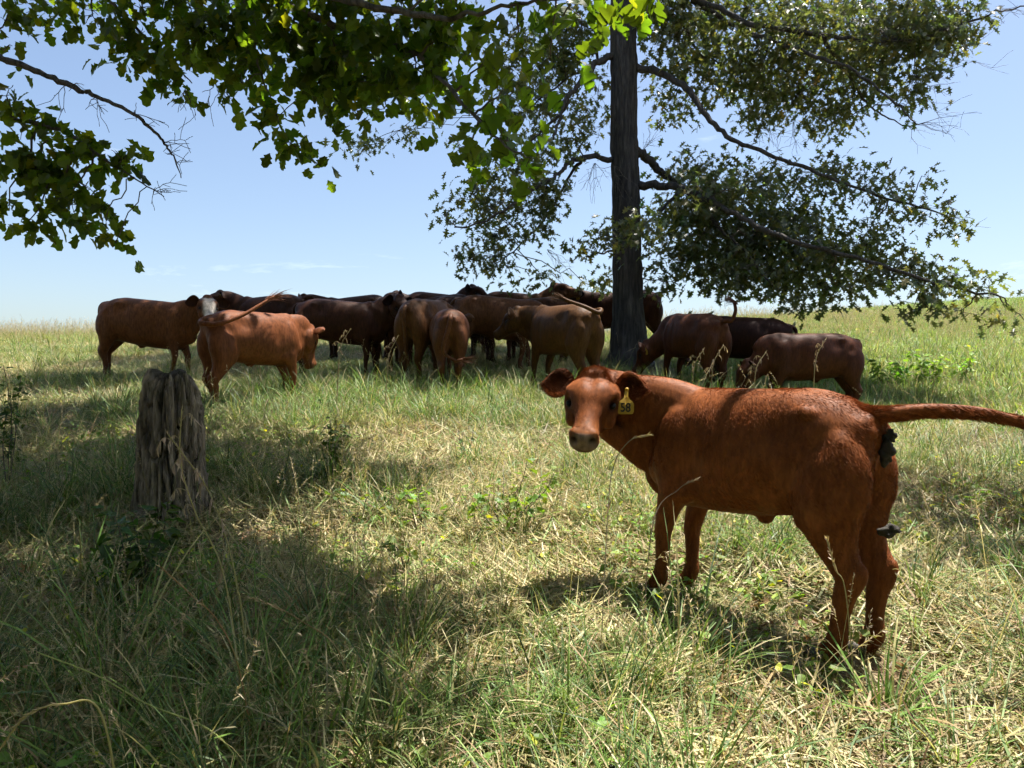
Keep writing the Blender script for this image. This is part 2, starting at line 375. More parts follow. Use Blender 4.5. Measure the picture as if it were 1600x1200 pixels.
cc = np.ones((len(V), 3)); cc[:nv] *= (.3 + .75 * ridge[:, None])
b = MB(); b.both(V, T, Q, cc); b.build('trunk', M['bark'], far.root)
far.skel.append(np.column_stack([C, rr]))
def fl(pts, r0, r1, dd=(0, 0)):             # limb given by directions, radii in the photograph's pixels
    n_ = len(pts); P = []
    for k, (a_, b_) in enumerate(pts): P.append(pw(a_, b_, 12.0 + np.interp(k, [0, n_ - 1], dd)))
    far.branch(P, r0 * .007, r1 * .005, wob=.012, col=(.5, .5, .5))
fl([(962, 85), (930, 100), (905, 130), (885, 155), (875, 185), (865, 218)], 8, 3, (0, -.8))
fl([(893, 145), (880, 175), (850, 200), (810, 240), (790, 262)], 4, 2, (-.4, .2))
fl([(962, 252), (920, 245), (890, 255), (868, 275), (820, 305), (760, 345), (710, 355)], 6.5, 2, (0, -1.2))
fl([(915, 248), (895, 268), (860, 330), (810, 385), (770, 415)], 4, 1.6, (-.3, .8))
fl([(985, 105), (1030, 113), (1075, 140), (1100, 175), (1140, 215), (1200, 240), (1290, 275), (1380, 308), (1480, 338)], 8.5, 2, (0, -1.6))
fl([(988, 232), (1015, 250), (1040, 275), (1100, 310), (1160, 330), (1230, 345)], 11, 4, (0, .8))
fl([(992, 288), (1040, 290), (1080, 300), (1140, 330), (1220, 370), (1330, 400), (1450, 440), (1560, 462)], 9.5, 2.5, (0, -2.6))
fl([(1080, 300), (1120, 350), (1170, 400), (1210, 450)], 4.5, 2, (-.3, -1.3))
fl([(1060, 300), (1020, 340), (960, 390), (915, 400)], 4, 1.8, (-.3, -1.6))
fl([(975, 45), (1000, 5), (1060, -10), (1120, 12), (1180, 38), (1260, 50), (1340, 62), (1420, 62), (1490, 42), (1560, 18), (1610, 8)], 8, 1.6, (0, -1.5))
fl([(1080, 0), (1130, 30), (1165, 48), (1200, 80), (1232, 115), (1262, 160)], 6, 2, (-.2, .6))
fl([(1170, 50), (1260, 82), (1330, 110), (1400, 160), (1432, 195)], 5, 1.6, (-.5, -2.))
fl([(1275, 50), (1310, 92), (1342, 145), (1375, 178), (1425, 200)], 4.5, 1.3, (-.8, 0))
fl([(980, 30), (1028, 12), (1070, 45), (1090, 82), (1112, 92), (1138, 115)], 5, 2, (0, .8))
fl([(968, 20), (935, 50), (930, 100), (890, 120), (850, 150), (820, 175)], 4.5, 1.8, (0, 1.2))
for k in range(9):                           # limbs of the crown above the frame
    a_ = k * 2.4 + .5; h = 6.0 + k * .62; r_ = 4.2 - .28 * k
    P0 = np.array([TB[0] - .05, TB[1], TB[2] + h]); far.branch([P0, P0 + [math.cos(a_) * r_ * .5, math.sin(a_) * r_ * .5, .7], P0 + [math.cos(a_) * r_, math.sin(a_) * r_, .9]], .08, .025, wob=.02)
FB = [(1120, 300, 70, 40, -.8, 1.2), (1240, 340, 80, 36, -.2, 1.2), (1150, 400, 80, 45, .4, 1.2), (1250, 430, 90, 35, 0, 1.2), (1350, 385, 60, 26, -1, 1.1), (1060, 330, 50, 35, .5, 1), (1100, 60, 60, 60, .8, .9), (1200, 130, 70, 45, .9, .9), (1340, 90, 70, 45, .4, .9), (1430, 40, 70, 45, -.3, .9),   # px, py, rx, ry, depth offset, density
 (1060, 60, 70, 55, 0, .8), (1150, 110, 75, 60, .5, .9), (1050, 150, 40, 40, .6, .8), (1255, 55, 100, 55, -.5, 1), (1250, 145, 85, 50, .3, .9), (1300, 175, 60, 28, .2, .9),
 (1385, 55, 90, 50, -.8, 1), (1470, 55, 60, 45, -1, 1), (1430, 120, 50, 35, -1, .9), (1180, 175, 45, 30, .8, .8), (1050, 15, 70, 35, 0, 1), (1500, 20, 35, 35, -1.2, .9),
 (1350, 125, 60, 35, -.5, .9), (1160, 20, 80, 40, 0, 1), (1300, 10, 100, 35, 0, 1), (1420, 10, 80, 35, -.4, 1), (1325, 185, 35, 20, 0, .8), (1420, 160, 30, 18, -1, .6),
 (1075, 105, 35, 30, .2, .7), (1205, 95, 50, 35, .2, .8),
 (835, 150, 45, 55, 1, .6), (880, 95, 40, 55, 1, .7), (905, 185, 30, 40, .6, .6), (850, 215, 35, 30, .5, .6), (935, 140, 20, 55, .8, .5), (790, 150, 40, 40, 1.3, .8), (860, 60, 50, 45, .8, .9), (820, 90, 45, 40, 1.2, .9), (850, 170, 45, 40, .2, .8), (895, 215, 35, 25, -.2, .7), (910, 40, 45, 35, .5, .9),
 (575, 222, 35, 18, 2, .6), (620, 205, 35, 14, 2, .5), (545, 230, 25, 14, 2, .5), (700, 225, 18, 10, 1.8, .6), (640, 205, 20, 10, 2, .5),
 (750, 315, 50, 32, -.6, 1), (830, 290, 55, 38, -.4, 1), (700, 345, 22, 16, -1, .8), (785, 365, 55, 30, 0, .8), (855, 325, 38, 35, -.3, .9), (725, 405, 30, 16, .3, .8),
 (845, 430, 30, 15, .6, .8), (775, 400, 55, 22, .3, .9), (810, 255, 45, 22, 0, .9), (800, 440, 22, 14, .6, .7), (750, 280, 35, 18, -.4, .8),
 (925, 378, 32, 16, -1.5, 1), (1005, 352, 50, 24, -1.4, 1), (960, 375, 38, 20, -1.5, 1),
 (1090, 262, 65, 28, .5, 1), (1170, 285, 75, 36, .6, 1.1), (1280, 275, 65, 28, -.6, 1), (1360, 292, 55, 28, -1.2, .9), (1430, 325, 45, 24, -1.5, .8), (1485, 342, 28, 20, -1.6, .8),
 (1375, 262, 22, 16, -1.2, .6), (1440, 275, 20, 18, -1.5, .5), (1100, 335, 80, 42, .2, 1.3), (1190, 370, 95, 48, -.4, 1.5), (1295, 400, 85, 40, -1, 1.4), (1180, 430, 75, 28, -.8, 1.1),
 (1075, 395, 60, 36, -.3, 1.1), (1385, 425, 65, 32, -1.8, 1.2), (1300, 450, 80, 22, -1.2, 1), (1460, 445, 55, 26, -2.2, 1), (1545, 450, 32, 24, -2.5, .7), (1430, 475, 55, 16, -2, .8),
 (1050, 440, 40, 22, 0, .8), (955, 430, 38, 18, .8, .7), (1505, 488, 45, 12, -2.2, .6), (1250, 478, 35, 12, -1.2, .7), (1110, 445, 35, 16, -.5, .8), (1360, 340, 50, 20, -1, .5), (1570, 480, 25, 14, -2.5, .5), (1600, 500, 14, 18, -2.6, .7),
 (893, 465, 22, 9, 3, .6), (930, 450, 28, 12, 2.5, .7)]
for (px, py, rx, ry, dd, den) in FB:
    d = 12.0 + dd; c = pw(px, py, d); r_ = np.array([rx * 1.15, (rx + ry) * .65, ry * 1.2]) / 1200 * d * .95
    area = math.pi * r_[0] * r_[2]; nl = int(area * 400 * den)
    far.blob(c, r_, nl, .162, (.11, .126, .06), per=10, spread=.145, mid_r=.013, droop=.6, flat=.45, yellow=.04)
# crown above, whose shade lies on the herd
for k in range(105):
    g = (rng.uniform(-6.8, 1.2) if k < 88 else rng.uniform(1.2, 5.2), rng.uniform(9.0, 14.5)); h = rng.uniform(7.8, 11)
    far.blob(over(g[0], g[1], h), (.95, .8, .5), 330, .17, (.11, .126, .06), per=10, spread=.2, mid_r=.03, droop=.5, flat=.6)
def bare(tree, p, d, n, L, r):
    for _ in range(n):
        q = p + np.array(d) * rng.uniform(.4, 1) * L + rng.normal(0, .28 * L, 3); Cc = tree.twig(p, q, r, .0018, .05, 6, 3)
        for _k in range(3):
            i_ = int(rng.integers(2, 6)); e = Cc[i_] + np.array(d) * L * .3 + rng.normal(0, .2 * L, 3); tree.twig(Cc[i_], e, r * .5, .0015, .02, 4, 3)
bare(far, pw(1432, 195, 10.4), (.9, 0, .1), 5, .55, .005); bare(far, pw(1420, 120, 11), (1, 0, -.2), 8, .8, .005)
bare(far, pw(1420, 198, 12), (.5, 0, -.7), 2, .5, .005); bare(far, pw(1560, 18, 10.5), (.8, 0, .1), 4, .4, .005)
bare(far, pw(1180, 200, 12), (.4, 0, -.5), 7, .6, .004); bare(far, pw(1240, 190, 12), (.3, 0, -.8), 5, .5, .004)
bare(far, pw(1005, 235, 12), (.5, 0, .5), 5, .5, .005); bare(far, pw(930, 255, 12), (-.1, -.3, -.6), 6, .6, .005); bare(far, pw(855, 390, 12), (.4, 0, -.5), 6, .6, .004)
bare(far, pw(960, 260, 11.75), (.2, -.1, -.9), 5, .7, .005); bare(far, pw(950, 190, 12), (-.6, 0, -.4), 4, .5, .004); bare(far, pw(1480, 338, 10.4), (.9, 0, .1), 3, .4, .003)
bare(far, pw(1200, 245, 11.5), (.6, 0, -.1), 4, .6, .004); bare(far, pw(1130, 440, 11), (.3, 0, -.7), 3, .4, .004)
nfar = far.finish(M['leaf_far'], [small_leaf('pin')])

# ---- the near oak whose boughs hang into the frame from the upper left
NB = np.array([-4.6, .6, gz(-4.6, .6)])
near = Tree('oak_tree', NB)
tag(near.root, 'near oak whose leafy green boughs hang down across the upper left of the view', 'tree')
near.branch([NB, NB + [.1, .1, 1.5], NB + [.05, .2, 3.4], NB + [.4, .3, 5.4], NB + [.7, .5, 7.2]], .34, .14, 'trunk', 20)
A0 = NB + [.1, .2, 3.0]
def nl_(pts, r0, r1, start=None):
    P = [pw(a, b_, d) for a, b_, d in pts]
    if start is not None: P = [np.array(start)] + P
    near.branch(P, r0 * .55, r1 * .7, ns=8, wob=.004)
nl_([(-150, 60, 5), (0, 92, 5), (60, 112, 5), (120, 138, 4.9), (150, 150, 4.9), (210, 178, 4.8), (250, 215, 4.8), (270, 242, 4.7), (283, 278, 4.7)], .05, .004, A0)
nl_([(-120, 160, 5.2), (0, 182, 5.1), (70, 196, 5), (110, 210, 5), (150, 240, 4.9), (200, 272, 4.9), (256, 307, 4.8)], .045, .004, A0)
nl_([(150, -160, 4.6), (300, -60, 4.6), (430, 0, 4.5), (500, 28, 4.4), (560, 58, 4.3), (640, 78, 4.1), (700, 135, 3.8), (750, 190, 3.5), (800, 235, 3.2)], .06, .006, A0 + [.1, 0, .6])
nl_([(300, -120, 4.2), (450, -30, 4.2), (560, 5, 4.0), (640, 20, 3.8), (690, 28, 3.6), (745, 20, 3.5), (830, 2, 3.3), (930, -5, 3.0)], .05, .006, A0 + [.1, 0, .7])
nl_([(0, -150, 5), (100, -60, 5.2), (190, 20, 5.2), (260, 90, 5.2), (300, 130, 5.2)], .04, .005, A0 + [.1, 0, .5])
nl_([(430, 0, 4.5), (400, 70, 4.6), (420, 150, 4.7), (450, 220, 4.7)], .016, .004)
nl_([(560, 58, 4.3), (600, 120, 4.4), (600, 170, 4.4)], .014, .004)
for (gx_, gy_) in ((-2.6, 4.5), (-1.4, 3.0), (-3.6, 6.2), (1.2, 2.0), (2.8, 4.0), (-1, 1.2)):
    e = over(gx_, gy_, 5.2); s0 = NB + [.4, .3, 5.0]; near.branch([s0, (s0 + e) / 2 + [0, 0, .5], e], .08, .02, wob=.02)
NBL = [(15, 15, 30, 30, 5.3, .9), (15, 70, 22, 20, 5.4, .6), (560, 40, 60, 40, 4.5, 1), (480, 60, 60, 40, 4.6, 1), (860, 90, 40, 34, 3.3, .7), (780, 150, 45, 40, 3.6, 1), (850, 15, 50, 30, 3.3, 1), (40, 190, 45, 35, 5, 1), (55, 265, 65, 45, 5, 1.2), (130, 235, 60, 32, 5, 1.1), (190, 250, 32, 25, 4.9, 1), (110, 310, 70, 40, 5, 1.2), (165, 340, 30, 28, 4.9, 1), (15, 320, 25, 30, 5, 1), (180, 380, 18, 12, 4.9, 1),
 (10, 150, 28, 30, 5, .9), (45, 345, 28, 16, 5, .8), (60, 15, 45, 28, 5.6, .7), (145, 25, 45, 30, 5.4, .8), (205, 70, 45, 50, 5.2, 1.1), (275, 95, 50, 48, 5.2, 1.1), (250, 138, 35, 18, 5.2, 1), (330, 50, 60, 50, 4.8, 1.2),
 (395, 95, 50, 50, 4.8, 1.1), (440, 30, 70, 45, 4.5, 1.3), (420, 165, 35, 32, 4.7, 1), (462, 232, 34, 32, 4.7, 1), (520, 90, 70, 65, 4.5, 1.3), (540, 170, 42, 28, 4.4, 1), (615, 50, 75, 55, 4.2, 1.3), (615, 140, 65, 40, 4.3, 1.2),
 (695, 45, 65, 50, 4, 1.2), (690, 130, 60, 42, 4, 1.2), (755, 100, 50, 50, 3.7, 1.2), (755, 190, 40, 32, 3.6, 1.1), (810, 50, 50, 42, 3.4, 1.1), (795, 220, 34, 22, 3.3, 1), (832, 250, 24, 22, 3.1, 1), (880, 25, 45, 32, 3.1, 1),
 (935, 10, 34, 26, 2.8, .9), (985, -5, 26, 16, 2.7, .9), (225, -10, 70, 30, 5, 1.1), (520, -10, 90, 30, 4.3, 1.1), (700, -15, 90, 30, 3.9, 1.1), (355, 145, 30, 20, 4.9, .9), (730, 240, 26, 14, 3.6, .6), (300, 20, 50, 30, 5, 1.1), (495, 255, 12, 12, 4.7, .8),
 (480, 140, 40, 35, 4.6, 1.1), (570, 120, 45, 40, 4.4, 1.1), (650, 100, 45, 35, 4.1, 1.1), (380, 20, 60, 35, 4.7, 1.2)]
for (px, py, rx, ry, d, den) in NBL:
    c = pw(px, py, d); r_ = np.array([rx, (rx + ry) * .6, ry]) / 1200 * d * .9
    nl = int(math.pi * r_[0] * r_[2] * (640 if d > 3.7 else 430) * (1.45 if px < 620 else 1.15) * den)
    near.blob(c, r_, nl, .106, (.07, .10, .019), per=6, spread=.075, mid_r=.009, droop=.8, flat=.4, yellow=.08)
for p_, d_, n_ in ((pw(150, 150, 4.9), (.2, 0, -.6), 3), (pw(100, 135, 4.9), (.1, 0, -.8), 3), (pw(210, 178, 4.8), (.6, 0, -.2), 3), (pw(255, 222, 4.8), (.7, 0, 0), 3), (pw(270, 242, 4.7), (.5, 0, -.2), 2), (pw(240, 298, 4.8), (.5, 0, -.1), 4), (pw(290, 140, 5), (.1, 0, -.7), 4), (pw(335, 130, 5), (.1, 0, -.7), 3)):
    bare(near, p_, d_, n_, .22, .003)
SH = []
for k in range(190):                       # canopy over the shaded left ground
    gy_ = rng.uniform(1.9, 8.2); gx_ = rng.uniform(-.667 * gy_ - 1.2, -.20 * gy_ - .30)
    if abs(gx_ + 1.45) < .42 and abs(gy_ - 4.3) < .40: continue
    if abs(gx_ + 2.5) < .35 and abs(gy_ - 3.7) < .3: continue
    if gy_ > 6.3 and (gx_ > -3.3 or rng.random() < .4): continue
    if gy_ < 2.7 and rng.random() < .5: continue
    SH.append((gx_, gy_))
for q in ((2.5, 3.7), (2.9, 4.3), (2.3, 4.4), (3.0, 3.4), (2.7, 5.0), (3.4, 4.8), (3.5, 3.9), (-.75, 5.1), (-.45, 2.9), (-2.6, 6.6), (-3.6, 7.6), (-4.4, 7.6)): SH.append(q)
for (gx_, gy_) in SH:
    h = rng.uniform(4.6, 6.2); near.blob(over(gx_, gy_, h), (.46, .46, .28), 145, .135, (.055, .085, .016), per=8, spread=.13, mid_r=.012, droop=.5, flat=.6)
for k in range(90):                       # unseen low leaf clumps added behind the viewer to block sky light
    a_ = rng.uniform(math.pi * .93, math.pi * 2.0); q_ = rng.uniform(6.5, 11); c = np.array([-1.5 + math.cos(a_) * q_, 1.0 + math.sin(a_) * q_, 0]); c[2] = gz(c[0], c[1]) + rng.uniform(.9, 4.2)
    near.blob(c, (1.1, 1.1, .7), 120, .24, (.055, .085, .016), per=12, spread=.3, mid_r=.02, droop=.5, flat=.3)
for k in range(70):  # unseen leaf clumps added beyond the left edge to hold back sky light
    c = np.array([rng.uniform(-11, -6), rng.uniform(0, 9), 0]); c[2] = gz(c[0], c[1]) + rng.uniform(3.2, 7)
    near.blob(c, (1.1, 1.1, .6), 110, .22, (.055, .085, .016), per=12, spread=.3, mid_r=.02, droop=.5, flat=.5)
for k in range(150):                      # unseen crown over and behind the viewer, added to cut the sky fill
    c = np.array([rng.uniform(-10, 7), rng.uniform(-10.5, 1.0), 0]); c[2] = gz(c[0], c[1]) + rng.uniform(3.0, 7.5)
    if c[1] - .17 * (c[2]) > .9 or (np.hypot(c[0], c[1]) < 1.6): continue
    near.blob(c, (1.1, 1.1, .6), 120, .22, (.055, .085, .016), per=12, spread=.3, mid_r=.02, droop=.5, flat=.5)
nnear = near.finish(M['leaf_near'], [small_leaf('broad')], leaf_template('broad'), 290)
print('leaves', nfar, nnear)

# ------------------------------------------------------------------ the weathered stump
def make_stump():
    sx, sy = -2.0, 4.5; zb = gz(sx, sy); ns, nh = 240, 170; H = .87
    a = np.linspace(0, 2 * math.pi, ns, endpoint=False); h = np.linspace(0, 1, nh)
    A, Hh = np.meshgrid(a, h)
    rad = np.interp(Hh, [0, .06, .2, .5, .8, .93, 1], [.235, .203, .180, .160, .148, .138, .105])
    rad = rad * (1 + .12 * np.cos(2 * A) * 1.0)
    g = fbm(np.stack([np.cos(A) * 5 + 9, np.sin(A) * 5 + 9, Hh * 1.3], -1), 4); g2 = fbm(np.stack([np.cos(A) * 16 + 9, np.sin(A) * 16 + 9, Hh * 2.5 + 3], -1), 3)
    g3 = fbm(np.stack([np.cos(A) * 4.5 + 3 + g * 1.5, np.sin(A) * 4.5 + 3, Hh * 3.2 + 7], -1), 2); g4 = fbm(np.stack([np.cos(A) * 5 + 3, np.sin(A) * 5 + 3, Hh * 11 + 7], -1), 3)
    crack = sstep(.86, .99, 1 - np.abs(2 * g3 - 1)) * .22 + np.clip(.36 - g, 0, 1) * .6 + np.clip(.4 - g2, 0, 1) * .25
    rad = rad + (g4 - .5) * .035
    rad = rad + (g - .5) * .045 + (g2 - .5) * .035 - crack * .13
    rad += np.exp(-Hh / .12) * .03 * np.sin(A * 5 + .8)
    # shallow split on the camera side; its inner shade is darkened into the colour
    dA = (A - 1.5 * math.pi + math.pi) % (2 * math.pi) - math.pi
    split = np.exp(-((dA + .22) / .17) ** 2) * sstep(.55, .98, Hh); split2 = np.exp(-((dA - .55) / .09) ** 2) * sstep(.7, 1, Hh)
    rad = rad - .018 * split - .008 * split2
    top = H * (1 - .01 * np.exp(-((dA + .22) / .35) ** 2) + .035 * (g - .5) * 3.4 - .03 * np.sin(A * 3 + 1))
    V = np.stack([np.cos(A) * rad, np.sin(A) * rad, Hh * top - .03], -1)
    dark = (.85 + .6 * g2) * (1 - .8 * np.clip(crack * 3.5 + split * .75 + split2 * .3, 0, 1)); colr = np.stack([dark, dark, dark], -1)
    Vt = [V.reshape(-1, 3)]; Ct = [colr.reshape(-1, 3)]
    last = V[-1]; rings = 8
    for k in range(1, rings + 1):               # hollowed ragged top
        f = 1 - k / rings; R_ = last * 1.0; R_[:, :2] *= f; nz_ = fbm(np.stack([R_[:, 0] * 14 + 3, R_[:, 1] * 14 + 3, np.full(ns, 1.)], -1), 3)
        R_[:, 2] = last[:, 2] * f + (H * .985) * (1 - f) + (.03 * (1 - f) ** .5) + (nz_ - .6) * .06 * (1 if k < rings else .5); Vt.append(R_); Ct.append(np.full((ns, 3), .45))
    Vt = np.concatenate(Vt); Ct = np.concatenate(Ct); tot = nh + rings
    i = np.arange(tot - 1)[:, None] * ns; j = np.arange(ns)[None]; k = (j + 1) % ns
    Q = np.stack([i + j, i + k, i + ns + k, i + ns + j], -1).reshape(-1, 4)
    o = mk('tree_stump', Vt, Q, M['stump'], Ct); o.location = (sx, sy, zb); o.rotation_euler = (0, 0, .2)
    tag(o, 'grey weathered tree stump with split rounded top standing in shaded grass', 'tree stump')
make_stump()

# ------------------------------------------------------------------ cattle
def head_frame(yaw, pitch, roll=0):
    return np.array((Matrix.Rotation(yaw, 3, 'Z') @ Matrix.Rotation(-pitch, 3, 'Y') @ Matrix.Rotation(roll, 3, 'X')).transposed()).T
def remesh(name, mb, voxel, smooth_it):
    o = mb.build(name, None); md = o.modifiers.new('r', 'REMESH'); md.mode = 'VOXEL'; md.voxel_size = voxel
    ms = o.modifiers.new('s', 'SMOOTH'); ms.factor = .5; ms.iterations = smooth_it
    dg = bpy.context.evaluated_depsgraph_get(); ev = o.evaluated_get(dg); me = bpy.data.meshes.new_from_object(ev)
    V = np.empty(len(me.vertices) * 3, np.float32); me.vertices.foreach_get('co', V)
    lt = np.empty(len(me.polygons), np.int32); me.polygons.foreach_get('loop_total', lt)
    li = np.empty(len(me.loops), np.int32); me.loops.foreach_get('vertex_index', li); st = np.cumsum(lt) - lt
    Q = np.stack([li[st[lt == 4] + k] for k in range(4)], -1) if (lt == 4).any() else np.zeros((0, 4), int)
    T = np.stack([li[st[lt == 3] + k] for k in range(3)], -1) if (lt == 3).any() else np.zeros((0, 3), int)
    old = o.data; bpy.data.objects.remove(o); bpy.data.meshes.remove(old); bpy.data.meshes.remove(me)
    return V.reshape(-1, 3).astype(float), T, Q
def ear_mesh(side, up=.12, face=(.8, 0, .3), L=.165, W=.062):
    """cupped leaf-shaped ear in head space; returns verts, quads, inner mask"""
    nu, nv_ = 12, 9; V = []; inner = []
    base = np.array([.035, side * .085, -.012]); ax = np.array([.04, side * 1.0, up]); ax /= np.linalg.norm(ax)
    face = np.array(face, float); face -= face.dot(ax) * ax; face /= np.linalg.norm(face); wd = np.cross(ax, face)
    for layer in (0, 1):
        for u in np.linspace(0, 1, nu):
            w = W * (.36 * (1 - u) + 1.02 * math.sin(math.pi * u ** 1.05) ** .75 + .02) if u < .999 else W * .05
            for v in np.linspace(-1, 1, nv_):
                cup = .024 * (1 - v * v) * math.sin(min(1, u + .15) * math.pi * .8) + .0
                p_ = base + ax * (L * u) + wd * (w * v) - face * cup * (1 if layer else .72) + np.array([0, 0, -.035 * u * u])
                p_ = p_ - face * (.007 if layer else 0) * (1 - .8 * abs(v)); V.append(p_); inner.append(layer == 0 and abs(v) < .8 and u < .93)
    Q = []
    for layer in (0, 1):
        o_ = layer * nu * nv_
        for i_ in range(nu - 1):
            for j_ in range(nv_ - 1):
                a_, b_, c_, d_ = o_ + i_ * nv_ + j_, o_ + i_ * nv_ + j_ + 1, o_ + (i_ + 1) * nv_ + j_ + 1, o_ + (i_ + 1) * nv_ + j_
                Q.append((a_, b_, c_, d_) if layer == 0 else (a_, d_, c_, b_))
    n_ = nu * nv_
    for i_ in range(nu - 1):
        for j_ in (0, nv_ - 1):
            a_, b_ = i_ * nv_ + j_, (i_ + 1) * nv_ + j_; Q.append((a_, b_, b_ + n_, a_ + n_))
    for j_ in range(nv_ - 1):
        a_, b_ = (nu - 1) * nv_ + j_, (nu - 1) * nv_ + j_ + 1; Q.append((a_, b_, b_ + n_, a_ + n_))
    return np.array(V), np.array(Q), np.array(inner)

def strands(P, D, L, W, bend=None, seg=2):
    """thin tapering hairs: roots P, directions D, lengths L"""
    n_ = len(P); side = np.cross(D, rng.normal(0, 1, (n_, 3))); side /= np.linalg.norm(side, axis=1)[:, None] + 1e-9
    bend = np.zeros_like(P) if bend is None else bend
    V = []
    for k in range(seg):
        t_ = k / seg; c_ = P + D * (L * t_)[:, None] + bend * (L * t_ * t_)[:, None]; w_ = (W * (1 - .6 * t_))[:, None]
        V += [c_ - side * w_, c_ + side * w_]
    V.append(P + D * L[:, None] + bend * L[:, None]); V = np.stack(V, 1); m_ = V.shape[1]
    base = (np.arange(n_) * m_)[:, None]
    T = np.concatenate([base + np.array([2 * (seg - 1), 2 * (seg - 1) + 1, m_ - 1])[None]])
    Q = np.concatenate([base + np.array([2 * k, 2 * k + 1, 2 * k + 3, 2 * k + 2])[None] for k in range(seg - 1)]) if seg > 1 else np.zeros((0, 4), int)
    return V.reshape(-1, 3), T, Q, m_

def animal(label, x, y, heading, scale=1.0, coat=(.10, .03, .012), voxel=.018, head=(.80, 0, .98), hyaw=0, hpitch=-30, hroll=0,
           step=(0, 0, 0, 0), tail='hang', white_face=False, tag_side=0, tag_mat='tag', fur=False, group='herd of young red cattle under the oak', stretch=1.0,
           head_scale=1.0, aspect=(1, 1, 1), belly=.01, ear_up=.12, ear_face=(.8, 0, .3), number=None, category='calf', name='calf', neckw=1.0, girth=1.0):
    h = R(heading); hv = np.array([math.cos(h), math.sin(h)])
    slope = (gz(x + hv[0] * .4, y + hv[1] * .4) - gz(x - hv[0] * .4, y - hv[1] * .4)) / .8
    lv = np.array([-hv[1], hv[0]]); roll_s = (gz(*(np.array([x, y]) + lv * .15)) - gz(*(np.array([x, y]) - lv * .15))) / .3
    Rw = Matrix.Rotation(h, 4, 'Z') @ Matrix.Rotation(-math.atan(slope), 4, 'Y')
    root = empty(name, (x, y, gz(x, y) - .012)); root.rotation_euler = Rw.to_euler(); root.scale = (scale,) * 3
    tag(root, label, category, group)
    mb = MB(); sx = stretch
    S = np.array([(-.480, .87, .055, .05), (-.46, .845, .11, .095), (-.41, .78, .18, .15), (-.32, .772, .228, .188), (-.18, .757, .252, .205), (-.03, .733, .262, .220), (.12, .714, .266, .214), (.25, .70, .265, .19), (.36, .69, .260, .16), (.46, .69, .215, .125), (.53, .665, .15, .085)])
    S[:, 0] *= sx; S[2:9, 1] -= belly * .5; S[2:9, 2] += belly * .5; S[:, 3] *= girth
    P = np.column_stack([S[:, 0], np.zeros(len(S)), S[:, 1]])
    V, T, Q = loft(P, S[:, 3], S[:, 2], (0, 1, 0), 36, 80, 2.25, upright=True); mb.both(V, T, Q)
    for s in (-1, 1):
        for c_, r_ in (((.33 * sx, s * .115, .68), (.125, .072, .20)), ((-.35 * sx, s * .105, .70), (.135, .098, .20)), ((-.24 * sx, s * .140, .925), (.05, .035, .032)), ((-.43 * sx, s * .066, .76), (.06, .06, .15)),
                       ((-.455 * sx, s * .06, .88), (.035, .03, .035)), ((.41 * sx, s * .10, .60), (.07, .05, .09)), ((.27 * sx, s * .125, .53), (.07, .05, .07)), ((-.415 * sx, s * .085, .63), (.058, .055, .15))):
            mb.both(*ellipsoid(c_, r_))
        fs = step[0 if s > 0 else 1]; hs = step[2 if s > 0 else 3]
        fx = .375 * sx; hx = -.40 * sx
        FP = [(fx - .03, s * .07, .78), (fx - .03, s * .105, .68), (fx - .055, s * .115, .54), (fx - .025 + fs * .25, s * .108, .43), (fx + fs * .55, s * .10, .315), (fx - .002 + fs * .62, s * .098, .265), (fx - .006 + fs * .85, s * .097, .17), (fx - .004 + fs * .97, s * .097, .105), (fx + .022 + fs, s * .098, .055), (fx + .034 + fs, s * .098, .02)]
        V, T, Q = loft(FP, [.03, .058, .064, .047, .038, .032, .027, .033, .031, .035], [.06, .11, .092, .057, .041, .036, .031, .038, .037, .044], (0, 1, 0), 18, 60); mb.both(V, T, Q)
        HP = [(hx + .07, s * .085, .88), (hx + .05, s * .105, .77), (hx + .045, s * .108, .62), (hx + .025 + hs * .15, s * .106, .52), (hx - .012 + hs * .35, s * .102, .43), (hx - .060 + hs * .55, s * .097, .345), (hx - .046 + hs * .68, s * .094, .28), (hx - .036 + hs * .85, s * .093, .18), (hx - .036 + hs * .96, s * .094, .105), (hx - .010 + hs, s * .096, .055), (hx + .004 + hs, s * .096, .02)]
        V, T, Q = loft(HP, [.035, .085, .102, .084, .053, .041, .034, .029, .035, .033, .037], [.05, .140, .150, .112, .074, .055, .044, .035, .040, .039, .045], (0, 1, 0), 18, 70); mb.both(V, T, Q)
        mb.both(*ellipsoid((hx - .097 + hs * .5, s * .096, .365), (.028, .024, .045)))        # point of hock
        mb.both(*ellipsoid((hx + .10, s * .14, .545), (.06, .04, .065)))                    # stifle
    mb.both(*ellipsoid((-.40 * sx, 0, .925), (.09, .05, .035))); mb.both(*ellipsoid((.34 * sx, 0, .93), (.12, .05, .035))); mb.both(*ellipsoid((-.22 * sx, 0, .995), (.10, .035, .022)))
    mb.both(*ellipsoid((.45 * sx, 0, .555), (.11, .08, .115))); mb.both(*ellipsoid((-.05 * sx, 0, .472 - belly), (.04, .03, .035)))
    # neck
    HP0 = np.array(head, float) * np.array([sx, 1, 1]); HF = head_frame(R(hyaw), R(hpitch), R(hroll)); hs_ = 1.08 * head_scale * np.array(aspect, float)
    hin = HP0 + HF @ (np.array([.03, 0, -.055]) * hs_)
    A = np.array([.30 * sx, 0, .74]); B = np.array([.42 * sx, 0, .77]) + (hin - np.array([.42 * sx, 0, .77])) * .18
    C3 = hin - (HF @ np.array([.55, 0, .30])) * .16; Bm = (B + C3) / 2 + (np.array([.03, 0, .0]) if abs(hyaw) > 40 else 0)
    NP = np.array([A, B, Bm, C3 * .6 + hin * .4, hin + (HF @ np.array([.05, 0, 0]))])
    latr = np.array([[0, 1, 0]] * 3 + [HF[:, 1]] * 2); Ld = catmull(latr, 40)
